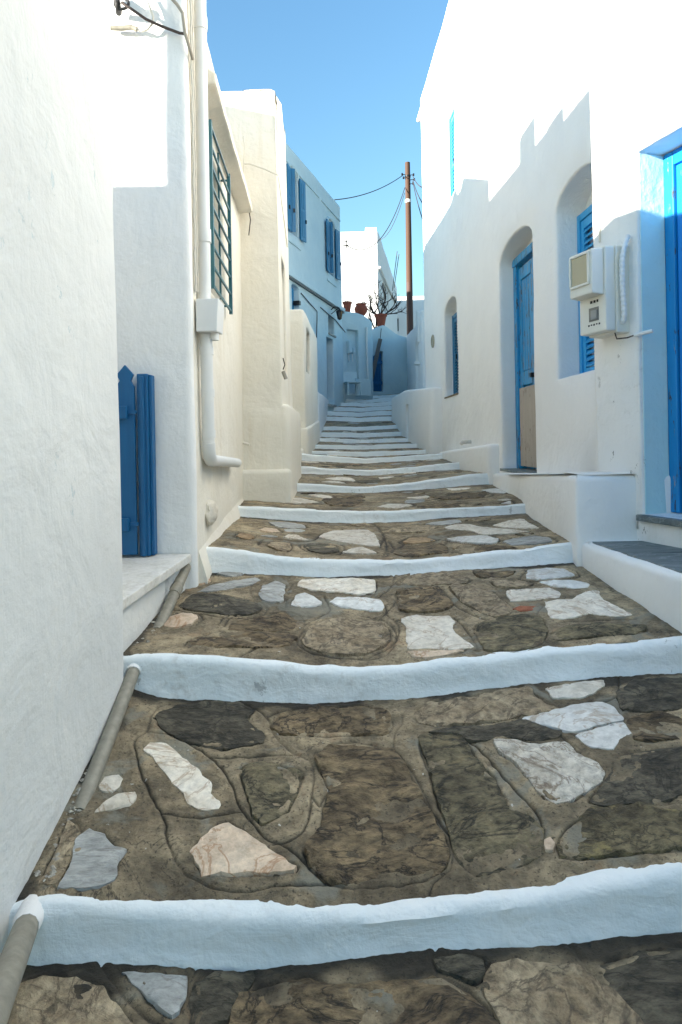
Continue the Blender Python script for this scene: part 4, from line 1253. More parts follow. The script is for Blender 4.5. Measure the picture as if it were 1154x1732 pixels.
pot(p2, 0.17, 0.33, 'terracotta pot holding the bare shrub on the curved wall', 0)
tw = MB(); tw.tube([p0 + Vector((0, 0, .25)), p0 + Vector((0.02, 0, .32)), p0 + Vector((0.12, 0, .33))], 0.01, 5); tw.tube([p0 + Vector((0, 0, .25)), p0 + Vector((-0.05, 0, .31))], 0.008, 5)
tag(tw.build('dry_plant', MT['bark'], None), 'dry twig growing in the slim terracotta pot', 'plant')
tw = MB(); tw.tube([p1 + Vector((0, 0, .26)), p1 + Vector((0.03, 0, .33)), p1 + Vector((0.08, 0, .36))], 0.014, 5); tw.tube([p1 + Vector((0, 0, .26)), p1 + Vector((-0.06, 0, .33))], 0.01, 5)
tag(tw.build('dry_plant', MT['bark'], None), 'dry twig growing in the wide-bellied terracotta pot', 'plant')
# bare shrub
sh = thing('bare_shrub', 'leafless spreading shrub in the pot on the curved wall', 'shrub', tuple(p2 + Vector((0, 0, .28))))
rs = random.Random(3)
twigs = MB()
def branch(mb_, p, d, r, l, depth):
    pts = [p.copy()]; rad = [r]
    for i in range(4):
        d = (d + Vector((rs.uniform(-.35, .35), rs.uniform(-.3, .3), rs.uniform(-.15, .3)))).normalized()
        p = p + d * l / 4; pts.append(p.copy()); rad.append(r * (1 - 0.12 * (i + 1)))
    mb_.tube(pts, rad, 5)
    if depth > 0:
        for i in range(rs.choice((2, 3, 3))):
            nd = (d + Vector((rs.uniform(-.9, .9), rs.uniform(-.6, .6), rs.uniform(-.3, .6)))).normalized()
            branch(twigs, pts[rs.choice((2, 3, 4))].copy(), nd, max(.006, r * 0.6), l * 0.62, depth - 1)
root = p2 + Vector((0, 0, .28))
for i, (dx, dz) in enumerate(((-1.3, .35), (-0.8, .7), (-.35, 1), (.1, 1), (.45, .9), (.8, .65), (1.2, .5), (1.4, .3))):
    mbt = MB(); branch(mbt, root.copy(), Vector((dx, rs.uniform(-.4, .4), dz)).normalized(), 0.024, 0.5, 3)
    mbt.build('limb', MT['bark'], sh, True)
tb = twigs.build('twigs', MT['bark'], sh, True); tb['kind'] = 'stuff'
# long bent stem at the left
mbt = MB(); 
c0 = P(628, 556, 19.3)
tg = thing('bare_shrub', 'long bare forked stems rising left of the shrub pot', 'shrub', tuple(c0))
for pl in ([(634, 556), (629, 545), (626, 532), (622, 522)], [(636, 557), (637, 540), (634, 530), (640, 519)], [(628, 543), (624, 538), (625, 530)]):
    MB().tube([P(a, b, 19.3) for a, b in pl], [0.025, .022, .016, .01][:len(pl)], 6).build('stem', MT['bark'], tg, True)

# white plastic furniture at the lane end
gz = 1.00
wt = thing('plastic_chair', 'white plastic chair at the foot of the annex', 'chair', (0.28, 17.15, gz + .13))
chp = Vector((0.30, 17.0, gz + .12)); c45 = Vector((0.95, 0.3, 0)).normalized(); n45 = Vector((0.3, -0.95, 0))
MB().box(chp, c45, n45, -0.2, 0.2, -0.18, 0.2, 0.30, 0.335).build('seat', MT['blueish'], wt, bevel=0.01)
MB().box(chp, c45, n45, -0.2, 0.2, -0.205, -0.18, 0.30, 0.60).build('backrest', MT['blueish'], wt, bevel=0.01)
for a, b in ((-.18, -.17), (.15, -.17), (-.18, .16), (.15, .16)):
    MB().box(chp, c45, n45, a, a + .035, b, b + .035, 0, 0.299).build('leg', MT['blueish'], wt)
bd = thing('board', 'white board propped on edge beside the plastic chair', 'board', (0.62, 17.35, gz + .1))
MB().box(Vector((0.58, 17.25, gz + .12)), Vector((0.93, 0.36, 0)), Vector((0.36, -0.93, 0)), -0.17, 0.2, -0.02, 0.02, 0, 0.42).build('panel', MT['blueish'], bd, bevel=0.008)
MB().box(Vector((0.58, 17.25, gz + .12)), Vector((0.93, 0.36, 0)), Vector((0.36, -0.93, 0)), -0.2, -0.172, -0.03, 0.03, 0, 0.45).build('edge_rail', MT['blueish'], bd)

# ---- houses beyond
H5z = (CY - 392) / F * 24
w9 = Wall([(-6, 24), (1.43, 24), (2.83, 33), (-6, 33)], 0.6, H5z, fil=0.06, amp=0.02, sp=0.5, seed=21)
def h5s(px, py): return hit(px, py, (1.43, 24), (2.83, 33))
hh5 = []
for (a, b, zt_, zb_) in ((648.5, 652.5, 482, 506), (655, 657, 492, 505)):
    qa, qb = h5s(a, 490), h5s(b, 490)
    hh5.append(w9.hole((qa.x, qa.y), (qb.x, qb.y), h5s((a + b) / 2, zb_).z - 0.5, h5s((a + b) / 2, zt_).z, None, 0.25))
house5 = house('white_house', 'sunlit white cube house rising behind the lane end', w9, MT['wash'])
for h in hh5: back_panel(w9, h, MT['glass'], house5, 'window')
mb = MB(); mb.box(Vector((0.9, 24.2, H5z - .1)), X, Y, 0.1, 0.5, 0, 0.4, 0, 0.3); mb.build('chimney', MT['wash'], house5, bevel=.02)
pr = MB(); pr.tube([h5s(640, 452) + Vector((.05, 0, 0)), h5s(655, 487) + Vector((.05, 0, 0)), h5s(668, 512) + Vector((.05, 0, 0))], 0.04, 6)
pr.build('cornice', MT['wash'], house5)
w10 = Wall([(1.6, 34), (7.5, 34), (7.5, 40), (1.6, 40)], 0.6, (CY - 503) / F * 34, fil=0.06, amp=0.02, sp=0.8, seed=22)
def h6(px, py): return hit(px, py, (1.6, 34), (7.5, 34))
qa, qb = h6(671, 560), h6(675, 560)
hh6 = w10.hole((qa.x, qa.y), (qb.x, qb.y), h6(673, 560).z, h6(673, 538).z, None, 0.25)
house6 = house('white_house', 'pale bluish house far behind the utility pole', w10, MT['wash'])
back_panel(w10, hh6, MT['glass'], house6, 'window')

# ---- utility pole and wires
pbx, ptx = P(694.5, 600, 21.5), P(689.5, 276, 21.5)
pole = thing('utility_pole', 'tall wooden utility pole rising beyond the lane end', 'pole', tuple(pbx - Vector((0, 0, 1.5))))
top = ptx
def pl_at(py): 
    t = (600 - py) / (600 - 276.0); return pbx.lerp(ptx, t)
MB().tube([pbx - Vector((0, 0, 1.5)), pl_at(560), pl_at(478)], [0.115, 0.105, 0.098], 14).build('shade_toned_foot', MT['pole_shade_tone'], pole, True)
MB().tube([pl_at(478), pl_at(380), pl_at(275)], [0.098, 0.09, 0.078], 14).build('shaft', MT['pole_wood'], pole, True)
MB().tube([pl_at(343), pl_at(338)], 0.095, 14).build('number_plate', MT['pvc'], pole, True)
MB().tube([pl_at(300), pl_at(297)], 0.092, 14).build('clamp', MT['iron'], pole, True)
for dx_, py in ((-0.18, 296), (0.18, 297), (0.2, 305), (0.16, 312), (-0.14, 302)):
    q = pl_at(py)
    m_ = MB(); m_.tube([q, q + Vector((dx_, -0.05, 0.01))], 0.012, 5); m_.lathe(q + Vector((dx_, -.05, -.03)), [(0.02, 0), (0.032, .02), (.02, .05), (.03, .07)], 8)
    m_.build('insulator', MT['iron'], pole)
def wire(a, b, sag, label, r=0.012):
    a, b = Vector(a), Vector(b); pts = []
    for i in range(17):
        t = i / 16
        p = a.lerp(b, t); p.z -= sag * 4 * t * (1 - t); pts.append(p)
    tag(MB().tube(pts, r, 5).build('overhead_wire', MT['cable'], None, True), label, 'wire')
wire(pl_at(297) + Vector((-.15, -.05, 0)), h4(566, 338) + Vector((0, 0, 0)), 0.15, 'taut overhead wire from the pole to the two-storey house roof')
wire(pl_at(318) + Vector((-.1, -.05, 0)), h4(580, 416) + na * 0.1, 0.75, 'sagging overhead wire from the pole to the two-storey house corner')
wire(pl_at(325) + Vector((-.1, 0.05, 0)), h5s(640, 406) + Vector((0.02, 0, 0)), 0.35, 'thin overhead wire from the pole to the sunlit cube house', 0.009)
far = (A_R2[0], A_R2[1])
for py_s, py_e, lab in ((298, 318, 'topmost overhead wire from the pole to the right-hand house'), (305, 352, 'middle overhead wire from the pole to the right-hand house'), (308, 388, 'lowest overhead wire from the pole to the right-hand house')):
    q = P(716, py_e, 11.6)
    wire(pl_at(py_s) + Vector((.15, -.05, 0)), q + Vector((0.05, 0, 0)), 0.1, lab, 0.011)
br = MB(); q = h4(580, 416)
br.tube([q, q + na * 0.15], 0.015, 6); br.tube([q + Vector((0, 0, .1)), q + na * 0.12 + Vector((0, 0, .1))], 0.012, 6); br.tube([q + na * .1 + Vector((0, 0, -.08)), q + na * .1 + Vector((0, 0, .14))], 0.012, 6)
tag(br.build('wire_bracket', MT['iron'], None), 'small iron wire bracket at the two-storey house corner', 'bracket')
for i, (px_, p0_, p1_) in enumerate(((669, 487, 430), (666, 492, 425))):
    wire(P(px_ - 2, p0_, 27), P(px_ + 6, p1_, 27), 0.0, ('thin aerial mast beside the far house cornice', 'second thin aerial mast left of the first')[i], 0.014)

# ---- cables on the end wall of the second house, top left
def e2(px, py, off=0.03): return hit(px, py, (-3, 3.55 - off), (0, 3.55 - off))
ins = thing('cable_bracket', 'dark iron cable bracket high on the shaded end wall', 'bracket', tuple(e2(200, 8)))
MB().tube([e2(196, -6, .02), e2(199, 6, .07), e2(201, 14, .06), e2(201, 22, .02)], 0.016, 8).build('hook', MT['iron'], ins, True)
rg = MB(); c = e2(206, 6, .06); rg.tube([c + Vector((0.035 * math.cos(a), 0, 0.028 * math.sin(a))) for a in [i * math.pi / 8 for i in range(17)]], 0.008, 6); rg.build('ring', MT['iron'], ins, True)
cb = MB(); cb.tube([e2(206, 4, .07), e2(222, 15, .07), e2(248, 33, .05), e2(275, 45, .03), e2(304, 56, .02), e2(313, 57, .02)], 0.0075, 8)
tag(cb.build('wall_cable', MT['cable'], None, True), 'dark cable sagging across the top of the shaded end wall', 'cable')
cb = MB(); cb.tube([e2(243, -8), e2(252, 8), e2(259, 28), e2(258, 40), e2(250, 50), e2(240, 53), e2(228, 48)], 0.006, 8)
tag(cb.build('wall_cable', MT['cable_white'], None, True), 'white loop of cable hanging on the end wall', 'cable')
cb = MB(); cb.tube([e2(186, 47), e2(205, 48), e2(222, 46), e2(232, 50)], 0.013, 8)
tag(cb.build('conduit', MT['steel_pipe'], None, True), 'short grey conduit stub on the upper end wall', 'conduit')
cb = MB(); cb.tube([e2(284, -10), e2(300, 8), e2(309, 22), e2(313, 55), e2(322, 85, .01), e2(326, 100, -0.05)], 0.0085, 8)
tag(cb.build('wall_cable', simple('grey_cable', (0.35, 0.31, 0.25), 0.8), None, True), 'brownish cable dropping to the corner beside the drainpipe', 'cable')
cb = MB(); pts = []
for i in range(30):
    z = 2.7 - (2.7 - 0.8) * i / 29
    pts.append((-0.752 + 0.003 * math.sin(i * 2.1), 3.605 + 0.004 * math.sin(i * 1.1), z))
cb.tube(pts, 0.008, 6)
cb.tube([(p[0] + 0.006, p[1] + 0.018, p[2]) for p in pts], 0.006, 6)
tag(cb.build('wall_cable', MT['cable_white'], None, True), 'pair of painted cables running down beside the drainpipe', 'cable')

# ------------------------------------------------------------------ stairway
STAIR = thing('stairway', 'stone paved stairway with whitewashed step edges climbing the lane', 'stairway', (0.3, 2, -1.6), kind='structure')
def c1(pts): return [(x / 1.923, 1420 + y / 1.923) for x, y in pts]
def c2(pts): return [(560 + x / 1.943, 1420 + y / 1.943) for x, y in pts]
def c3(pts): return [(x / 1.923, 1120 + y / 1.923) for x, y in pts]
def c4(pts): return [(560 + x / 1.943, 1120 + y / 1.943) for x, y in pts]
def c5(pts): return [(180 + x / 2.308, 920 + y / 2.308) for x, y in pts]
def c6(pts): return [(640 + x / 2.245, 920 + y / 2.245) for x, y in pts]
def c7(pts): return [(360 + x / 3.394, 780 + y / 3.394) for x, y in pts]
def c8(pts): return [(620 + x / 3.206, 780 + y / 3.206) for x, y in pts]
# risers: depth, foot line, top (back of the white lip) line, in photograph pixels
RIS = [
 (1.70, [(-20, 1622), (47, 1625), (208, 1623), (322, 1628), (416, 1640), (468, 1633), (600, 1615), (740, 1600), (920, 1595), (1075, 1577), (1154, 1571), (1250, 1560)],
        [(-20, 1520), (23, 1516), (104, 1506), (208, 1508), (312, 1518), (442, 1524), (600, 1523), (714, 1516), (838, 1500), (997, 1477), (1154, 1446), (1250, 1428)]),
 (2.68, [(200, 1155), (232, 1160), (255, 1172), (310, 1182), (397, 1184), (527, 1189), (680, 1181), (818, 1163), (996, 1145), (1143, 1138), (1180, 1136)],
        [(190, 1103), (215, 1104), (297, 1104), (397, 1111), (527, 1124), (640, 1128), (774, 1109), (996, 1087), (1143, 1076), (1180, 1072)]),
 (3.80, [(310, 969), (330, 970), (360, 968), (448, 971), (537, 975), (655, 973), (745, 966), (870, 958), (962, 952), (1000, 950)],
        [(310, 924), (334, 924), (360, 924), (507, 943), (620, 946), (714, 945), (807, 934), (901, 925), (960, 916), (1000, 912)]),
 (5.30, [(395, 873), (413, 874), (507, 882), (596, 885), (700, 882), (745, 876), (882, 869), (910, 868)],
        [(395, 855), (413, 855), (507, 861), (620, 865), (700, 862), (745, 860), (879, 853), (910, 851)]),
 (6.70, [(480, 830), (494, 830), (560, 833), (625, 834), (700, 829), (745, 826), (788, 821), (820, 819)],
        [(480, 817), (495, 817), (610, 823), (640, 822), (700, 816), (745, 809), (788, 803), (820, 800)]),
 (8.00, [(490, 801), (503, 801), (625, 805), (700, 799), (745, 795), (770, 794)],
        [(490, 789), (503, 789), (625, 796), (700, 790), (742, 785), (770, 783)]),
 (9.10, [(490, 779), (507, 779), (616, 784), (733, 777), (750, 776)],
        [(490, 767), (509, 767), (616, 776), (734, 768), (750, 767)]),
]
for k, (d, yb, yt, xl, xr) in enumerate([(10.1, 771, 763.5, 524, 705), (11.1, 759.5, 752.5, 538, 697), (12.1, 748.5, 742.5, 542, 692), (13.0, 739, 732, 545, 684), (13.9, 727.5, 721.5, 549, 668), (14.8, 713, 706, 553, 662), (15.5, 704, 697, 556, 660), (16.1, 695.5, 689, 561, 661), (16.7, 687.5, 681.5, 572, 662), (17.3, 681, 675.5, 572, 665), (17.9, 674.5, 668.5, 590, 692)]):
    wob = 1.3 * math.sin(k * 2.2); tl = 1.2 * math.cos(k * 1.7)
    RIS.append((d, [(xl - 14, yb - .8 + tl), (xl + 30, yb + wob * .4), ((xl + xr) / 2, yb + 1.2), (xr - 20, yb - wob * .4 - 1), (xr + 25, yb - 2.5 - tl)],
                   [(xl - 14, yt - .8 + tl), (xl + 30, yt + wob * .3), ((xl + xr) / 2, yt + 1.2), (xr - 20, yt - wob * .3 - 1), (xr + 25, yt - 2.5 - tl)]))
LIP = 0.05
def curve_at(pts, d):
    q = [P(x, y, d) for x, y in pts]
    q.sort(key=lambda v: v.x)
    xs_ = np.array([v.x for v in q]); zs2 = np.array([v.z for v in q])
    return xs_, zs2
def smooth_interp(x, xs_, zs2, w_):
    acc = 0; wt_ = 0
    for dx_ in np.linspace(-1.5, 1.5, 7):
        k = math.exp(-dx_ * dx_)
        acc = acc + k * np.interp(x + dx_ * w_, xs_, zs2); wt_ += k
    return acc / wt_
class Riser: pass
RS = []
for (d, fb, ft) in RIS:
    r = Riser(); r.d = d
    r.fx, r.fz = curve_at(fb, d)
    r.tx, r.tz = curve_at(ft, d + LIP + 0.02)
    r.x0, r.x1 = max(r.fx[0], r.tx[0]), min(r.fx[-1], r.tx[-1]) + (0.14 if len(RS) in (3, 4, 5, 6, 7) else 0.0)
    r.foot = (lambda x, r=r: smooth_interp(x, r.fx, r.fz, 0.05))
    r.top = (lambda x, r=r: smooth_interp(x, r.tx, r.tz, 0.05))
    RS.append(r)
# tread k lies behind riser k-1 and ends at the foot of riser k
class Tread:
    def __init__(self, front, back, yf, yb, x0, x1, seed):
        self.front, self.back, self.yf, self.yb, self.x0, self.x1, self.seed = front, back, yf, yb, x0, x1, seed
    def z(self, x, y):
        t = np.clip((np.asarray(y) - self.yf) / (self.yb - self.yf), -0.1, 1.1)
        base = self.front(x) * (1 - t) + self.back(x) * t
        und = 0.010 * fbm(np.asarray(x) * 2.1, np.asarray(y) * 2.1, self.seed, 3) * np.clip(4 * t * (1 - t) + 0.15, 0, 1)
        return base + und
    def unproject(self, px, py):
        r = ray(px, py)
        lo, hi = self.yf - 0.25, self.yb + 0.25
        f = lambda d: d * r.z - float(self.z(d * r.x, d))
        a, b = lo, hi
        fa = f(a)
        for _ in range(40):
            m = (a + b) / 2
            if (f(m) > 0) == (fa > 0): a = m
            else: b = m
        return (a * r.x, a)

def build_kerb(r, parent, near):
    x0, x1 = r.x0, r.x1
    n = int(max(24, (x1 - x0) / (0.016 if near < 3 else 0.03)))
    xs_ = np.linspace(x0, x1, n)
    zf = r.foot(xs_); zt = r.top(xs_)
    s_ = int(r.d * 100)
    zf = zf + 0.006 * fbm(xs_ * 9, xs_ * 0 + 3, s_, 3)
    zt = zt + 0.004 * fbm(xs_ * 8, xs_ * 0 + 9, s_ + 1, 3)
    lip = LIP + 0.02 + 0.012 * fbm(xs_ * 7, xs_ * 0 + 5, s_ + 2, 3)
    v, f = [], []
    M_ = 11
    for i in range(n):
        x = xs_[i]; h = zt[i] - zf[i]
        lump = lambda c, k: 0.007 * noise.noise(Vector((x * 4, c * 14, s_ * .1))) + 0.003 * noise.noise(Vector((x * 13, c * 30, s_ * .1 + 7)))
        prof = [(-0.018, -0.06), (-0.014, -0.004), (-0.006, 0.12 * h), (0.0, 0.35 * h), (0.003, 0.62 * h), (0.006, 0.84 * h), (0.012, 0.95 * h), (0.026, 1.0 * h + .003), (0.045, 1.0 * h + .002), (lip[i] - .006, h), (lip[i] + 0.008, h - 0.05)]
        for c, (dy, dz) in enumerate(prof):
            l = lump(c / M_, c) if 0 < c < M_ - 1 else 0
            v.append(Vector((x, r.d + dy + (l if c < 7 else 0), zf[i] + dz + (l * 0.5 if c >= 6 else 0))))
    for i in range(n - 1):
        for c in range(M_ - 1):
            a = i * M_ + c
            f.append((a, a + M_, a + M_ + 1, a + 1))
    return mk('white_edge', v, f, MT['step_white'], parent, smooth=True)

def seg_dist(px, py, polys):
    """distance field to polylines (arrays of points)"""
    d = np.full(px.shape, 9.0)
    for pl in polys:
        for (ax, ay), (bx, by) in zip(pl[:-1], pl[1:]):
            mx0, mx1, my0, my1 = min(ax, bx) - .03, max(ax, bx) + .03, min(ay, by) - .03, max(ay, by) + .03
            msk = (px > mx0) & (px < mx1) & (py > my0) & (py < my1)
            if not msk.any(): continue
            qx, qy = px[msk], py[msk]
            dx, dy = bx - ax, by - ay
            t = np.clip(((qx - ax) * dx + (qy - ay) * dy) / (dx * dx + dy * dy + 1e-12), 0, 1)
            dd = np.hypot(qx - ax - t * dx, qy - ay - t * dy)
            d[msk] = np.minimum(d[msk], dd)
    return d
def smooth_poly(pl, closed, step):
    """Catmull-Rom resampling"""
    out = []
    n = len(pl)
    for i in range(n if closed else n - 1):
        p1, p2 = pl[i], pl[(i + 1) % n]
        p0 = pl[(i - 1) % n] if closed or i > 0 else p1
        p3 = pl[(i + 2) % n] if closed or i < n - 2 else p2
        L_ = math.hypot(p2[0] - p1[0], p2[1] - p1[1])
        m = max(1, int(L_ / step))
        for k in range(m):
            t = k / m
            q = []
            for c in (0, 1):
                q.append(0.5 * ((2 * p1[c]) + (-p0[c] + p2[c]) * t + (2 * p0[c] - 5 * p1[c] + 4 * p2[c] - p3[c]) * t * t + (-p0[c] + 3 * p1[c] - 3 * p2[c] + p3[c]) * t ** 3))
            out.append((q[0], q[1]))
    if not closed: out.append(tuple(pl[-1]))
    return out
ROUGH = {'white': .002, 'rough': .006, 'pink': .003, 'orange': .004, 'tan': .007, 'schist': .006, 'brown': .011, 'green': .009, 'lichen': .008, 'grey': .004, 'blue': .002, 'red': .003}
def build_stone(tr, poly, kind, parent, step=0.014, grid=0.03, proud=0.007):
    """poly: plan outline; a thin slab bedded in the mortar, its top following the tread"""
    A = sum(p[0] * q[1] - q[0] * p[1] for p, q in zip(poly, poly[1:] + poly[:1])) / 2
    if abs(A) < 1e-5: return
    if A < 0: poly = poly[::-1]
    # slightly straightened Catmull-Rom: mix of the raw corners and the smooth outline
    ol = smooth_poly(poly, True, step)
    li = []
    for i_, p1 in enumerate(poly):
        p2 = poly[(i_ + 1) % len(poly)]
        m_2 = max(1, int(math.hypot(p2[0] - p1[0], p2[1] - p1[1]) / step))
        for k_2 in range(m_2): li.append((p1[0] + (p2[0] - p1[0]) * k_2 / m_2, p1[1] + (p2[1] - p1[1]) * k_2 / m_2))
    ol = [(a[0] * .35 + b[0] * .65, a[1] * .35 + b[1] * .65) for a, b in zip(ol, li)]
    n = len(ol)
    sd_ = random.random() * 50
    jit = min(0.010, 0.10 * math.sqrt(abs(A)))
    out = []
    for i, (x, y) in enumerate(ol):
        k = noise.noise(Vector((x * 28 + sd_, y * 28, 0))) * jit + noise.noise(Vector((x * 90, y * 90 + sd_, 3))) * jit * 0.4
        px_, py_ = ol[i - 1]; nx_, ny_ = ol[(i + 1) % n]
        tx, ty = nx_ - px_, ny_ - py_; l = math.hypot(tx, ty) + 1e-9
        out.append((x + ty / l * k, y - tx / l * k))
    def inpoly(x, y):
        c = False
        for (x0, y0), (x1, y1) in zip(out, out[1:] + out[:1]):
            if (y0 > y) != (y1 > y) and x < (x1 - x0) * (y - y0) / (y1 - y0) + x0: c = not c
        return c
    xs_ = [p[0] for p in out]; ys_ = [p[1] for p in out]
    V = [Vector(p) for p in out]
    ed = [(i, (i + 1) % n) for i in range(n)]
    x = min(xs_) + grid * .5; row = 0
    while x < max(xs_):
        y = min(ys_) + grid * (0.5 if row % 2 else 0.9)
        while y < max(ys_):
            qx, qy = x + random.uniform(-.2, .2) * grid, y + random.uniform(-.2, .2) * grid
            if inpoly(qx, qy) and min((qx - a) ** 2 + (qy - b) ** 2 for a, b in out[::2]) > (0.3 * grid) ** 2:
                V.append(Vector((qx, qy)))
            y += grid
        x += grid * .87; row += 1
    ov, oe, of, orig, _, _ = delaunay_2d_cdt(V, ed, [], 0, 1e-6)
    faces = []
    for t in of:
        cx_, cy_ = sum(ov[i].x for i in t) / 3, sum(ov[i].y for i in t) / 3
        if inpoly(cx_, cy_): faces.append(tuple(t))
    if not faces: return
    bset = {}
    rg = ROUGH[kind]
    X_ = np.array([v.x for v in ov]); Y_ = np.array([v.y for v in ov])
    zb = tr.z(X_, Y_)
    a_ = sd_ * 3
    ca, sa = math.cos(a_), math.sin(a_)
    rn = fbm((X_ * ca + Y_ * sa) * 7, (-X_ * sa + Y_ * ca) * 16, int(sd_ * 7), 4)
    zz_ = zb + proud + rg * rn
    # boundary of the kept region
    cnt = {}
    for t in faces:
        for a, b in zip(t, t[1:] + t[:1]):
            cnt[(a, b)] = 1
    bed = [(a, b) for (a, b) in cnt if (b, a) not in cnt]
    bv = set(i for e in bed for i in e)
    verts = [Vector((ov[i].x, ov[i].y, zz_[i] - (0.003 if i in bv else 0))) for i in range(len(ov))]
    low = {}
    cxm, cym = sum(xs_) / n, sum(ys_) / n
    for i in bv:
        low[i] = len(verts)
        dx, dy = ov[i].x - cxm, ov[i].y - cym; l = math.hypot(dx, dy) + 1e-9
        verts.append(Vector((ov[i].x + dx / l * .003, ov[i].y + dy / l * .003, zb[i] - 0.02)))
    for a, b in bed:
        faces.append((b, a, low[a], low[b]))
    mk('paving_stone', verts, faces, S[kind], parent, smooth=True)
    return out

def build_tread(tr, parent_name, res, polys_px, grooves_px, extra_plan=None, auto=0.0, step=0.014, grid=0.03, grime_back=0.05):
    """mortar bed with scribed lines, and the stones set in it"""
    stp = None
    stones = []
    for kind, pp_ in polys_px:
        pl = [tr.unproject(*q) for q in pp_]
        if kind in ('schist', 'brown', 'green', 'lichen', 'tan'):
            mx_, my_ = sum(p[0] for p in pl) / len(pl), sum(p[1] for p in pl) / len(pl)
            pl = [(mx_ + (p[0] - mx_) * 1.06, min(max(my_ + (p[1] - my_) * 1.06, tr.yf + .01), tr.yb - .005)) for p in pl]
        stones.append((kind, pl))
    for kind, pl in (extra_plan or []): stones.append((kind, pl))
    gl = []
    for g in grooves_px:
        gl.append(smooth_poly([tr.unproject(*q) for q in g], False, 0.02))
    rs_ = random.Random(tr.seed)
    for kind, pl in stones:
        if rs_.random() < auto:
            cx_, cy_ = sum(p[0] for p in pl) / len(pl), sum(p[1] for p in pl) / len(pl)
            off = rs_.uniform(0.02, 0.035)
            ring = []
            for (x, y) in smooth_poly(pl, True, 0.03):
                dx, dy = x - cx_, y - cy_; l = math.hypot(dx, dy) + 1e-9
                o_ = off * (1 + 0.4 * noise.noise(Vector((x * 9, y * 9, 0))))
                ring.append((x + dx / l * o_, y + dy / l * o_))
            k = int(len(ring) * rs_.uniform(.55, .95)); s0 = rs_.randrange(len(ring))
            ring = ring[s0:] + ring[:s0]
            gl.append(ring[:k])
        if res < 0.012:   # gap right at the stone's edge
            gl.append([p for p in smooth_poly(pl, True, 0.03)][:int(len(pl) * 4)]) if rs_.random() < (.45 if kind in ('white', 'blue', 'pink') else .8) else None
    gl = [g for g in gl if g and len(g) > 1]
    nx = int((tr.x1 - tr.x0) / res) + 1; ny = max(8, int((tr.yb + .02 - tr.yf) / res) + 1)
    xs_ = np.linspace(tr.x0, tr.x1, nx); ys_ = np.linspace(tr.yf - 0.01, tr.yb + 0.015, ny)
    XX, YY = np.meshgrid(xs_, ys_)
    fx, fy = XX.ravel(), YY.ravel()
    # warp so the scribed lines wander
    wx = fx + 0.004 * vnoise(fx * 30, fy * 30, 5); wy = fy + 0.004 * vnoise(fx * 30, fy * 30, 6)
    d = seg_dist(wx, wy, gl)
    wdt = max(0.0034, res * 0.9) * (1 + 0.3 * vnoise(fx * 12, fy * 12, 8))
    g = np.exp(-(d / wdt) ** 2) * np.clip(0.75 + 0.6 * vnoise(fx * 6, fy * 6, 11), 0.15, 1)
    Z = tr.z(fx, fy) + 0.0025 * fbm(fx * 11, fy * 11, tr.seed + 3, 4) + 0.0012 * fbm(fx * 60, fy * 60, tr.seed + 4, 2) - 0.009 * g + 0.0022 * np.exp(-((d - 0.015) / 0.007) ** 2)
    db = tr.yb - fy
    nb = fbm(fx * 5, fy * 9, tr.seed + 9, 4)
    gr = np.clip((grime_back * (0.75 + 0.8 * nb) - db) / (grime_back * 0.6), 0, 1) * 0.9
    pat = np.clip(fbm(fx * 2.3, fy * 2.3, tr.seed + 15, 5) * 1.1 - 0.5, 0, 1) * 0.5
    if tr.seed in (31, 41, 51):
        side = np.clip(((-0.862 + 0.045 * (0.8 + nb)) - fx) / 0.03, 0, 1) * 0.85  # contact shade painted into the mortar colour along the left wall foot
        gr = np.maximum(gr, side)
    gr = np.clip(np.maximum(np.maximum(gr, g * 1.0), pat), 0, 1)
    base = origin_of(STAIR)
    me = bpy.data.meshes.new('step')
    V = np.stack([fx - base.x, fy - base.y, Z - base.z], 1).astype(np.float32)
    idx = np.arange(nx * ny).reshape(ny, nx)
    Q = np.stack([idx[:-1, :-1], idx[:-1, 1:], idx[1:, 1:], idx[1:, :-1]], -1).reshape(-1, 4)
    me.vertices.add(len(V)); me.vertices.foreach_set('co', V.ravel())
    me.loops.add(Q.size); me.loops.foreach_set('vertex_index', Q.ravel().astype(np.int32))
    me.polygons.add(len(Q)); me.polygons.foreach_set('loop_start', (np.arange(len(Q)) * 4).astype(np.int32)); me.polygons.foreach_set('loop_total', np.full(len(Q), 4, np.int32))
    me.polygons.foreach_set('use_smooth', np.ones(len(Q), dtype=bool))
    at = me.attributes.new('grime_and_shade', 'FLOAT', 'POINT'); at.data.foreach_set('value', gr.astype(np.float32))
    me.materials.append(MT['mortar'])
    me.update(); me.validate()
    st_ = link_mesh('step', me, STAIR)
    for kind, pl in stones:
        build_stone(tr, pl, kind, st_, step, grid)
    return st_

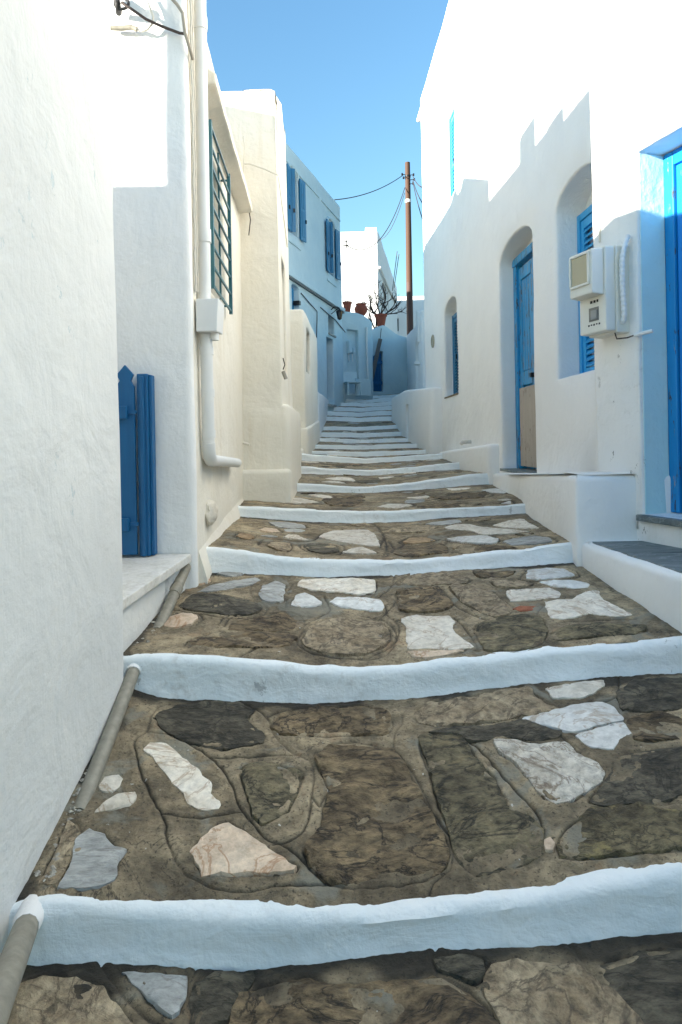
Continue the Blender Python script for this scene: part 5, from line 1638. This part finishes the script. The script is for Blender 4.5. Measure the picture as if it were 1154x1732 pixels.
def random_stones(tr, n, kinds, rs_, taken, smin=.07, smax=.2, xlim=None):
    out = []
    tries = 0
    cs = [(sum(p[0] for p in pl) / len(pl), sum(p[1] for p in pl) / len(pl), max(math.hypot(p[0] - sum(q[0] for q in pl) / len(pl), (p[1] - sum(q[1] for q in pl) / len(pl))) for p in pl)) for pl in taken]
    x0, x1 = xlim or (tr.x0 + .12, tr.x1 - .12)
    while len(out) < n and tries < 900:
        tries += 1
        r = rs_.uniform(smin, smax)
        cx_, cy_ = rs_.uniform(x0, x1), rs_.uniform(tr.yf + r * .75 + .02, tr.yb - r * .75 - .02)
        if any(math.hypot(cx_ - a, cy_ - b) < (r + c) * .82 for a, b, c in cs): continue
        k = rs_.choice((5, 6, 7)); ph = rs_.random() * 6.28; el = rs_.uniform(.6, .95); ro = rs_.uniform(-.5, .5)
        pl = []
        for i in range(k):
            a = ph + 2 * math.pi * i / k + rs_.uniform(-.25, .25); rr_ = r * rs_.uniform(.75, 1.0)
            u, v_ = rr_ * math.cos(a), rr_ * math.sin(a) * el
            pl.append((cx_ + u * math.cos(ro) - v_ * math.sin(ro), cy_ + u * math.sin(ro) + v_ * math.cos(ro)))
        # clip to the tread
        pl = [(x, min(max(y, tr.yf + .025), tr.yb - .02)) for x, y in pl]
        out.append((rs_.choice(kinds), pl)); cs.append((cx_, cy_, r))
    return out

# ---- tread in front of the lowest white edge
r0 = RS[0]
front0 = lambda x: r0.foot(x) - 0.10
tr0 = Tread(front0, r0.foot, 0.55, r0.d - .012, -0.95, 1.5, 31)
poly0 = [('grey', c1([(395, 435), (440, 430), (560, 440), (610, 450), (600, 520), (580, 560), (560, 575), (520, 550), (480, 520), (450, 480)])),
 ('tan', c1([(60, 500), (100, 472), (190, 455), (280, 470), (330, 490), (370, 540), (430, 600), (440, 700), (200, 760), (20, 720)])),
 ('schist', c1([(640, 465), (700, 440), (815, 440), (815, 470), (775, 530), (735, 590), (620, 612), (625, 540)])),
 ('brown', [(400, 1722), (416, 1685), (468, 1666), (520, 1659), (600, 1667), (700, 1656), (735, 1652), (775, 1672), (815, 1710), (840, 1760), (600, 1790), (400, 1770)]),
 ('tan', c2([(515, 440), (540, 420), (640, 402), (700, 418), (815, 422), (830, 450), (900, 495), (960, 545), (1010, 610), (1040, 700), (700, 760), (590, 700), (550, 570), (515, 500)])),
 ('schist', c2([(900, 420), (1000, 380), (1150, 365), (1300, 380), (1300, 600), (1080, 660), (980, 560), (925, 490)])),
 ('schist', c2([(340, 400), (420, 385), (500, 400), (495, 450), (470, 470), (420, 450), (360, 430)])),
]
gro0 = [c1([(770, 590), (800, 510), (870, 470), (1000, 450), (1154, 475)]), c2([(0, 470), (100, 480), (200, 465), (330, 440), (420, 465), (480, 520), (540, 600)]), c2([(350, 350), (330, 400), (350, 440), (400, 460)]),
        c1([(640, 400), (630, 480), (640, 520), (620, 620)]), c1([(330, 410), (380, 480), (460, 560), (540, 620)]), c1([(90, 470), (180, 440), (230, 460)]), c2([(780, 350), (840, 410), (860, 460), (920, 500), (1000, 600)]), c2([(500, 420), (560, 400), (640, 395), (760, 410), (840, 410)])]
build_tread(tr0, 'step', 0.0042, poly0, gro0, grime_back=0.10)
build_kerb(RS[0], STAIR, 0)
# ---- first full tread
def tread_between(a, b, x0, x1, seed):
    return Tread(RS[a].top, RS[b].foot, RS[a].d + LIP - 0.005, RS[b].d - 0.010, x0, x1, seed)
tr1 = tread_between(0, 1, -0.92, 1.55, 41)
poly1 = [
 ('schist', c3([(515, 185), (575, 152), (660, 138), (770, 128), (820, 160), (800, 195), (855, 237), (845, 260), (780, 272), (740, 282), (660, 268), (590, 248), (545, 222)])),
 ('white', c3([(470, 285), (487, 264), (540, 267), (575, 292), (640, 347), (690, 402), (683, 430), (718, 455), (712, 480), (670, 486), (612, 463), (592, 428), (560, 398), (522, 343)])),
 ('green', c3([(792, 348), (860, 332), (930, 347), (980, 367), (958, 430), (938, 480), (900, 498), (855, 522), (828, 498), (812, 440), (797, 390)])),
 ('pink', c3([(622, 620), (652, 577), (710, 532), (745, 527), (800, 557), (860, 602), (966, 670), (958, 684), (820, 689), (720, 689), (657, 698), (652, 680)])),
 ('white', c3([(317, 405), (342, 377), (385, 370), (400, 381), (385, 408), (365, 427), (322, 420)])),
 ('white', c3([(308, 493), (345, 452), (400, 427), (440, 424), (445, 448), (420, 466), (360, 483)])),
 ('grey', c3([(190, 735), (235, 640), (242, 582), (290, 547), (340, 562), (375, 602), (408, 616), (385, 658), (370, 708), (320, 733), (250, 742)])),
 ('brown', [(462, 1230), (480, 1213), (520, 1205), (560, 1200), (595, 1197), (640, 1200), (656, 1212), (652, 1238), (600, 1244), (540, 1244), (480, 1242)]),
 ('brown', [(537, 1290), (560, 1274), (620, 1272), (663, 1272), (683, 1300), (697, 1330), (717, 1365), (742, 1410), (752, 1445), (733, 1472), (690, 1487), (620, 1493), (562, 1488), (532, 1463), (522, 1440), (531, 1420), (546, 1400), (552, 1370), (561, 1340)]),
 ('green', c4([(297, 260), (330, 252), (420, 252), (450, 282), (480, 332), (528, 380), (558, 440), (580, 490), (640, 502), (686, 540), (686, 580), (686, 620), (640, 648), (560, 668), (480, 688), (432, 658), (402, 600), (392, 540), (362, 470), (342, 400), (322, 330)])),
 ('tan', c4([(287, 170), (330, 137), (450, 117), (560, 97), (640, 84), (658, 110), (690, 135), (735, 155), (660, 174), (560, 189), (450, 204), (350, 208), (302, 198)])),
 ('white', c4([(705, 92), (760, 77), (860, 64), (898, 62), (900, 80), (860, 104), (820, 120), (732, 118)])),
 ('blue', c4([(630, 190), (700, 167), (800, 142), (860, 134), (920, 142), (943, 165), (957, 194), (890, 208), (800, 233), (700, 209)])),
 ('blue', c4([(800, 245), (870, 217), (962, 202), (982, 235), (948, 262), (928, 288), (862, 284), (825, 262)])),
 ('rough', c4([(537, 262), (600, 260), (700, 272), (770, 264), (808, 300), (876, 335), (902, 360), (892, 390), (850, 418), (800, 453), (740, 463), (702, 445), (662, 400), (632, 360), (592, 320), (552, 295)])),
 ('schist', c4([(945, 100), (1000, 65), (1100, 55), (1200, 62), (1200, 135), (1060, 160), (965, 155)])),
 ('brown', c4([(980, 195), (1040, 178), (1154, 172), (1240, 180), (1240, 240), (1060, 262), (1005, 252)])),
 ('schist', c4([(950, 312), (1060, 292), (1154, 282), (1280, 290), (1280, 430), (1154, 438), (1050, 462), (935, 466), (860, 456), (902, 400), (932, 360)])),
 ('lichen', c4([(852, 502), (880, 482), (960, 477), (1060, 473), (1154, 468), (1260, 470), (1260, 600), (1154, 616), (1000, 622), (850, 637), (764, 636), (754, 600), (782, 550)])),
 ('schist', c4([(335, 236), (420, 218), (560, 203), (650, 198), (742, 235), (735, 252), (660, 262), (560, 248), (480, 262), (420, 243)])),
 ('pink', c4([(702, 590), (720, 580), (736, 600), (728, 622), (706, 622)])),
 ('tan', [(70, 1490), (95, 1440), (115, 1395), (135, 1410), (110, 1470), (95, 1495)]),
]
gro1 = [c3([(600, 145), (540, 135), (505, 155), (485, 200), (478, 228), (445, 250), (440, 290), (465, 370), (500, 450), (530, 500), (545, 570), (570, 640), (620, 700), (700, 738), (800, 742), (900, 730), (1060, 722), (1154, 735)]),
 c3([(478, 228), (560, 235), (640, 280), (680, 305), (780, 310), (880, 305), (950, 300), (1000, 318)]),
 c3([(680, 305), (720, 340), (755, 400), (775, 460), (795, 490), (830, 530), (870, 575), (940, 600), (1000, 660), (1060, 720)]),
 c3([(530, 490), (620, 505), (700, 500), (795, 490)]),
 c3([(780, 130), (830, 155), (870, 180), (890, 230), (920, 270), (980, 310), (1010, 320), (1022, 370), (1015, 430), (1000, 520), (960, 570), (890, 590)]),
 c3([(1010, 320), (1040, 285), (1090, 265), (1154, 262)]), c4([(0, 265), (90, 265), (180, 285), (220, 310), (260, 350), (300, 420), (340, 500), (390, 570), (400, 620), (390, 680), (340, 720), (325, 765)]),
 c4([(180, 160), (190, 190), (175, 225)]), c4([(220, 150), (235, 190), (210, 240), (215, 300), (250, 340)]),
 c4([(300, 240), (290, 270), (300, 310), (330, 390), (360, 470), (395, 540), (400, 580)]),
 c4([(340, 240), (430, 248), (490, 290), (530, 330), (560, 370), (600, 410), (650, 465), (690, 520), (700, 590), (690, 640), (650, 680)]),
 c4([(945, 50), (940, 110), (900, 130), (870, 133)]), c4([(640, 80), (700, 130), (750, 158)]), c4([(960, 160), (1060, 165), (1154, 150)]), c4([(900, 470), (1000, 470), (1154, 455)]),
 c3([(870, 180), (920, 160), (1010, 150)]), c3([(1010, 430), (1040, 470), (1060, 430), (1080, 400)]), c4([(760, 245), (800, 290), (860, 330), (910, 350)]), c4([(540, 540), (600, 560), (660, 610), (700, 590)])]
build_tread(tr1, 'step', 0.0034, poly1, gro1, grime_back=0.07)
build_kerb(RS[1], STAIR, 1)
# ---- second tread
tr2 = tread_between(1, 2, -0.90, 1.40, 51)
poly2 = [
 ('grey', c5([(352, 190), (420, 161), (500, 142), (580, 134), (602, 145), (560, 164), (480, 177), (400, 189)])),
 ('schist', c5([(293, 244), (345, 202), (430, 197), (520, 212), (580, 232), (597, 250), (560, 273), (480, 276), (400, 266), (332, 257)])),
 ('grey', c5([(594, 195), (612, 166), (660, 150), (698, 162), (693, 195), (688, 223), (640, 230), (607, 218)])),
 ('white', c5([(742, 165), (765, 142), (850, 137), (960, 135), (1045, 142), (1046, 188), (980, 198), (900, 188), (800, 183)])),
 ('blue', c5([(722, 240), (742, 202), (775, 194), (820, 212), (843, 235), (820, 243), (760, 248)])),
 ('blue', c5([(874, 230), (902, 210), (980, 210), (1060, 217), (1083, 235), (1078, 263), (1000, 260), (922, 246)])),
 ('pink', c5([(228, 325), (247, 287), (300, 272), (348, 277), (356, 295), (330, 313), (270, 328)])),
 ('tan', c5([(774, 375), (802, 342), (850, 302), (905, 297), (930, 300), (985, 297), (1060, 312), (1097, 345), (1092, 380), (1060, 408), (1000, 428), (920, 433), (850, 423), (792, 403)])),
 ('brown', c5([(474, 310), (520, 287), (600, 287), (700, 277), (738, 300), (718, 333), (640, 343), (540, 338), (487, 333)])),
 ('brown', c5([(325, 380), (400, 357), (500, 352), (600, 347), (700, 352), (735, 370), (700, 398), (600, 408), (450, 403), (352, 398)])),
 ('pink', c5([(327, 150), (350, 137), (400, 132), (407, 145), (370, 160)])),
 ('tan', c6([(278, 166), (300, 157), (360, 167), (420, 182), (468, 215), (502, 240), (488, 266), (440, 273), (402, 263), (352, 238), (314, 214)])),
 ('white', c6([(487, 179), (560, 174), (648, 170), (687, 186), (687, 204), (600, 213), (502, 220)])),
 ('blue', c6([(562, 134), (572, 102), (640, 94), (708, 97), (746, 121), (700, 129), (620, 137)])),
 ('blue', c6([(614, 148), (660, 140), (740, 140), (802, 153), (797, 167), (740, 170), (662, 163)])),
 ('white', c6([(635, 225), (680, 214), (740, 212), (790, 182), (833, 180), (858, 216), (918, 246), (965, 271), (900, 276), (800, 269), (702, 288), (654, 283), (641, 255)])),
 ('red', c6([(512, 250), (540, 239), (603, 238), (598, 249), (540, 259)])),
 ('white', c6([(83, 286), (130, 274), (200, 277), (268, 277), (287, 300), (282, 330), (328, 365), (364, 394), (330, 400), (250, 403), (182, 398), (113, 403), (108, 350), (103, 310)])),
 ('pink', c6([(112, 412), (180, 407), (328, 405), (240, 428), (160, 433), (122, 424)])),
 ('brown', c6([(78, 181), (150, 167), (233, 170), (248, 195), (277, 229), (230, 253), (150, 258), (88, 253), (78, 215)])),
 ('tan', c6([(93, 150), (150, 117), (250, 112), (337, 131), (327, 149), (250, 153), (150, 158)])),
 ('green', c6([(373, 326), (410, 292), (480, 277), (560, 277), (617, 291), (632, 340), (608, 378), (560, 398), (480, 408), (412, 403), (397, 375)])),
 ('green', c6([(664, 340), (720, 322), (820, 312), (900, 307), (996, 313), (1006, 329), (960, 343), (860, 348), (740, 363), (672, 363)])),
 ('tan', c6([(434, 140), (520, 137), (586, 155), (520, 166), (452, 163)])),
 ('brown', c6([(364, 111), (450, 107), (516, 110), (480, 128), (392, 130)])),
 ('grey', c5([(430, 120), (480, 110), (530, 118), (490, 127)])),
]
gro2 = [c5([(520, 440), (600, 400), (720, 350), (800, 300), (870, 260), (850, 205)]), c5([(460, 320), (480, 290), (540, 275)]), c5([(300, 400), (330, 375), (460, 335), (560, 340), (740, 350)]), c5([(760, 375), (770, 410), (850, 435), (980, 450), (1080, 440), (1130, 380), (1140, 320), (1100, 280), (1090, 240)]),
 c5([(700, 245), (710, 180), (740, 150)]), c5([(600, 130), (560, 180), (600, 245)]), c6([(60, 110), (50, 160), (0, 205)]), c6([(0, 290), (60, 230), (65, 190)]), c6([(290, 280), (340, 330), (380, 400)]), c6([(250, 180), (290, 230), (360, 270), (430, 290)]), c6([(630, 230), (600, 280), (640, 340)]), c6([(680, 300), (840, 290), (980, 285)]), c6([(560, 100), (540, 140), (600, 150)])]
rs = random.Random(12)
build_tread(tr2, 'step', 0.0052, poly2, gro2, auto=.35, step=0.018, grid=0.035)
build_kerb(RS[2], STAIR, 2)
# ---- third tread
tr3 = tread_between(2, 3, -0.90, 1.52, 61)
poly3 = [
 ('white', c7([(610, 440), (640, 417), (700, 400), (800, 395), (888, 397), (928, 420), (948, 460), (962, 488), (900, 488), (800, 476), (702, 460)])),
 ('white', c7([(744, 525), (800, 502), (860, 494), (918, 516), (941, 530), (860, 533)])),
 ('schist', c7([(528, 485), (570, 480), (660, 477), (713, 491), (717, 519), (680, 528), (600, 528), (553, 509)])),
 ('white', c7([(404, 440), (432, 424), (490, 427), (550, 454), (500, 453)])),
 ('pink', c7([(265, 395), (300, 384), (368, 392), (382, 409), (320, 410)])),
 ('orange', c7([(139, 434), (162, 417), (210, 422), (237, 440), (200, 450)])),
 ('tan', c7([(314, 480), (370, 464), (438, 472), (447, 500), (418, 518), (360, 508)])),
 ('grey', c7([(324, 355), (420, 352), (518, 367), (535, 384), (440, 388), (362, 374)])),
 ('grey', c8([(324, 343), (400, 327), (498, 322), (516, 330), (450, 343), (372, 348)])),
 ('white', c8([(684, 350), (760, 327), (848, 315), (878, 335), (934, 364), (860, 366), (742, 360)])),
 ('white', c8([(419, 360), (480, 347), (560, 345), (610, 357), (720, 367), (880, 382), (800, 393), (640, 400), (562, 379), (452, 371)])),
 ('blue', c8([(434, 425), (500, 412), (618, 404), (712, 421), (706, 444), (600, 446), (502, 438)])),
 ('tan', c8([(94, 380), (200, 360), (300, 347), (380, 356), (320, 383), (200, 388)])),
 ('orange', c8([(194, 440), (240, 417), (328, 417), (376, 430), (330, 440), (242, 448)])),
 ('brown', c8([(144, 500), (202, 467), (320, 457), (418, 462), (431, 489), (340, 508), (222, 523)])),
 ('grey', c8([(744, 440), (820, 417), (918, 407), (996, 421), (1005, 440), (900, 453), (802, 458)])),
 ('brown', c8([(474, 471), (560, 457), (700, 467), (815, 475), (700, 488), (562, 498)])),
]
gro3 = [c7([(940, 370), (980, 430), (960, 490), (1010, 520), (990, 550)]), c7([(720, 540), (760, 500), (740, 480)]), c7([(260, 480), (290, 450), (400, 450), (560, 460), (620, 420)]), c8([(60, 350), (90, 400), (110, 460), (90, 520)]), c8([(430, 440), (420, 480), (440, 500)]), c8([(460, 450), (470, 500)]), c8([(120, 430), (160, 480), (200, 450)])]
ex3 = random_stones(tr3, 6, ['brown', 'tan', 'grey'], random.Random(4), [[tr3.unproject(*q) for q in pp_] for _, pp_ in poly3], .06, .12, (-.6, 1.2))
build_tread(tr3, 'step', 0.010, poly3, gro3, ex3, auto=.4, step=0.022, grid=0.05, grime_back=0.06)
build_kerb(RS[3], STAIR, 3)
# ---- fourth tread
tr4 = tread_between(3, 4, -0.95, 1.60, 71)
poly4 = [
 ('white', c7([(418, 239), (432, 212), (500, 212), (560, 226), (612, 238), (540, 243)])),
 ('white', c7([(544, 195), (620, 194), (696, 210), (640, 216)])),
 ('brown', c7([(634, 225), (720, 197), (858, 192), (868, 230), (800, 258), (682, 253)])),
 ('white', c7([(944, 264), (1000, 247), (1100, 247), (1146, 255), (1060, 273)])),
 ('white', c8([(434, 150), (566, 145), (540, 154), (462, 159)])),
 ('blue', c8([(624, 158), (700, 150), (748, 155), (803, 160), (740, 176), (682, 173)])),
 ('white', c8([(219, 200), (320, 190), (341, 195), (280, 206)])),
 ('white', c8([(708, 212), (760, 206), (787, 210), (740, 216)])),
 ('blue', c8([(733, 230), (780, 216), (783, 232)])),
 ('brown', c8([(344, 191), (450, 177), (638, 172), (656, 190), (560, 204), (422, 209)])),
 ('brown', c8([(284, 250), (400, 227), (560, 227), (615, 235), (500, 253), (342, 260)])),
]
ex4 = random_stones(tr4, 6, ['brown', 'tan', 'orange', 'grey'], random.Random(8), [[tr4.unproject(*q) for q in pp_] for _, pp_ in poly4], .06, .12, (-.4, 1.3))
build_tread(tr4, 'step', 0.013, poly4, [], ex4, auto=.5, step=0.03, grid=0.07)
build_kerb(RS[4], STAIR, 4)
rs = random.Random(21)
for k in range(5, len(RS)):
    x0 = RS[k].x0 - .15 if k > 7 else -1.0
    tr = tread_between(k - 1, k, min(RS[k - 1].x0, x0), max(RS[k - 1].x1, RS[k].x1) + .1, 80 + k)
    ex = random_stones(tr, 16 if k < 8 else (8 if k < 12 else 4), ['brown', 'tan', 'white', 'schist', 'orange', 'grey', 'schist'], rs, [], .07, .19, (RS[k].x0 + .2, RS[k].x1 - .2))
    build_tread(tr, 'step', 0.022 if k < 10 else 0.035, [], [], ex, auto=.4, step=0.04, grid=0.09, grime_back=0.08)
    build_kerb(RS[k], STAIR, k)
# landing at the top
rt = RS[-1]
trl = Tread(rt.top, lambda x: rt.top(x) + 0.16, rt.d + LIP, 20.0, -0.3, 2.2, 99)
build_tread(trl, 'step', 0.05, [], [], random_stones(trl, 10, ['grey', 'blue', 'tan'], rs, [], .1, .2, (.6, 1.7)), auto=0, step=.05, grid=.1)

# conduit surfacing along the left wall between the steps
def cond(pts, label, r):
    tb_ = thing('steel_conduit', label, 'pipe', tuple(pts[0]), 'lengths of steel conduit along the left wall')
    MB().tube(pts, r, 12).build('pipe_run', MT['steel_pipe'], tb_, True)
    return tb_
def on_tread(tr, px, py, up):
    x, y = tr.unproject(px, py); return Vector((x, y, float(tr.z(x, y)) + up))
a = on_tread(tr0, 48, 1600, .075); 
q0 = P(50, 1552, 1.70)
def straight(a_, b_, n_=9):
    return [Vector(a_).lerp(Vector(b_), i_ / (n_ - 1)) for i_ in range(n_)]
qe = P(-40, 1790, 1.12); qd = (q0 - qe).normalized()
c_ = cond(straight(q0 + qd * 0.06, qe), 'steel conduit emerging from the lowest white edge at bottom left', 0.030)
MB().tube([q0 + qd * 0.07, q0 - qd * 0.03, q0 - qd * 0.07], [0.035, 0.034, 0.031], 12).build('whitewashed_end', MT['wash'], c_, True)
qs, qe = P(229, 1128, 2.71), on_tread(tr1, 134, 1366, -.02)
c_ = cond(straight(qs, qe), 'steel conduit sinking into the mortar above the lowest white edge', 0.026)
MB().tube([qs, qs.lerp(qe, 0.05)], 0.030, 12).build('whitewashed_end', MT['wash'], c_, True)
qs, qe = P(323, 941, 3.66), on_tread(tr2, 266, 1062, -.02)
c_ = cond(straight(qs, qe), 'steel conduit beside the marble doorstep', 0.027)
MB().tube([qs.lerp(qe, .46), qs.lerp(qe, .56)], 0.031, 12).build('coupling', MT['steel_pipe'], c_, True)
# cracked-off plaster and rubble along the foot of the left wall
rs = random.Random(77); rub = MB()
for i in range(170):
    which = rs.random()
    if which < .6: tr, (pa_, pb_2) = tr1, ((62, 1490), (212, 1165))
    else: tr, (pa_, pb_2) = tr2, ((228, 1095), (320, 965))
    t = rs.random()
    x, y = tr.unproject(pa_[0] + (pb_2[0] - pa_[0]) * t + rs.uniform(-4, 26) * (1 - .5 * t), pa_[1] + (pb_2[1] - pa_[1]) * t)
    s_ = rs.uniform(.003, .011)
    z = float(tr.z(x, y)) + s_ * .2
    k = len(rub.v)
    for (a_, b_, c_2) in ((1, 0, 0), (0, 1, 0), (-1, 0, 0), (0, -1, 0), (0, 0, 1), (0, 0, -1)):
        rub.v.append(Vector((x + a_ * s_ * rs.uniform(.6, 1.4), y + b_ * s_ * rs.uniform(.6, 1.4), z + c_2 * s_ * rs.uniform(.4, .8))))
    for q in ((0, 1, 4), (1, 2, 4), (2, 3, 4), (3, 0, 4), (1, 0, 5), (2, 1, 5), (3, 2, 5), (0, 3, 5)): rub.f.append(tuple(k + j for j in q))
tag(rub.build('rubble', S['rough'], None), 'plaster crumbs along the foot of the left wall', 'rubble', kind='stuff')
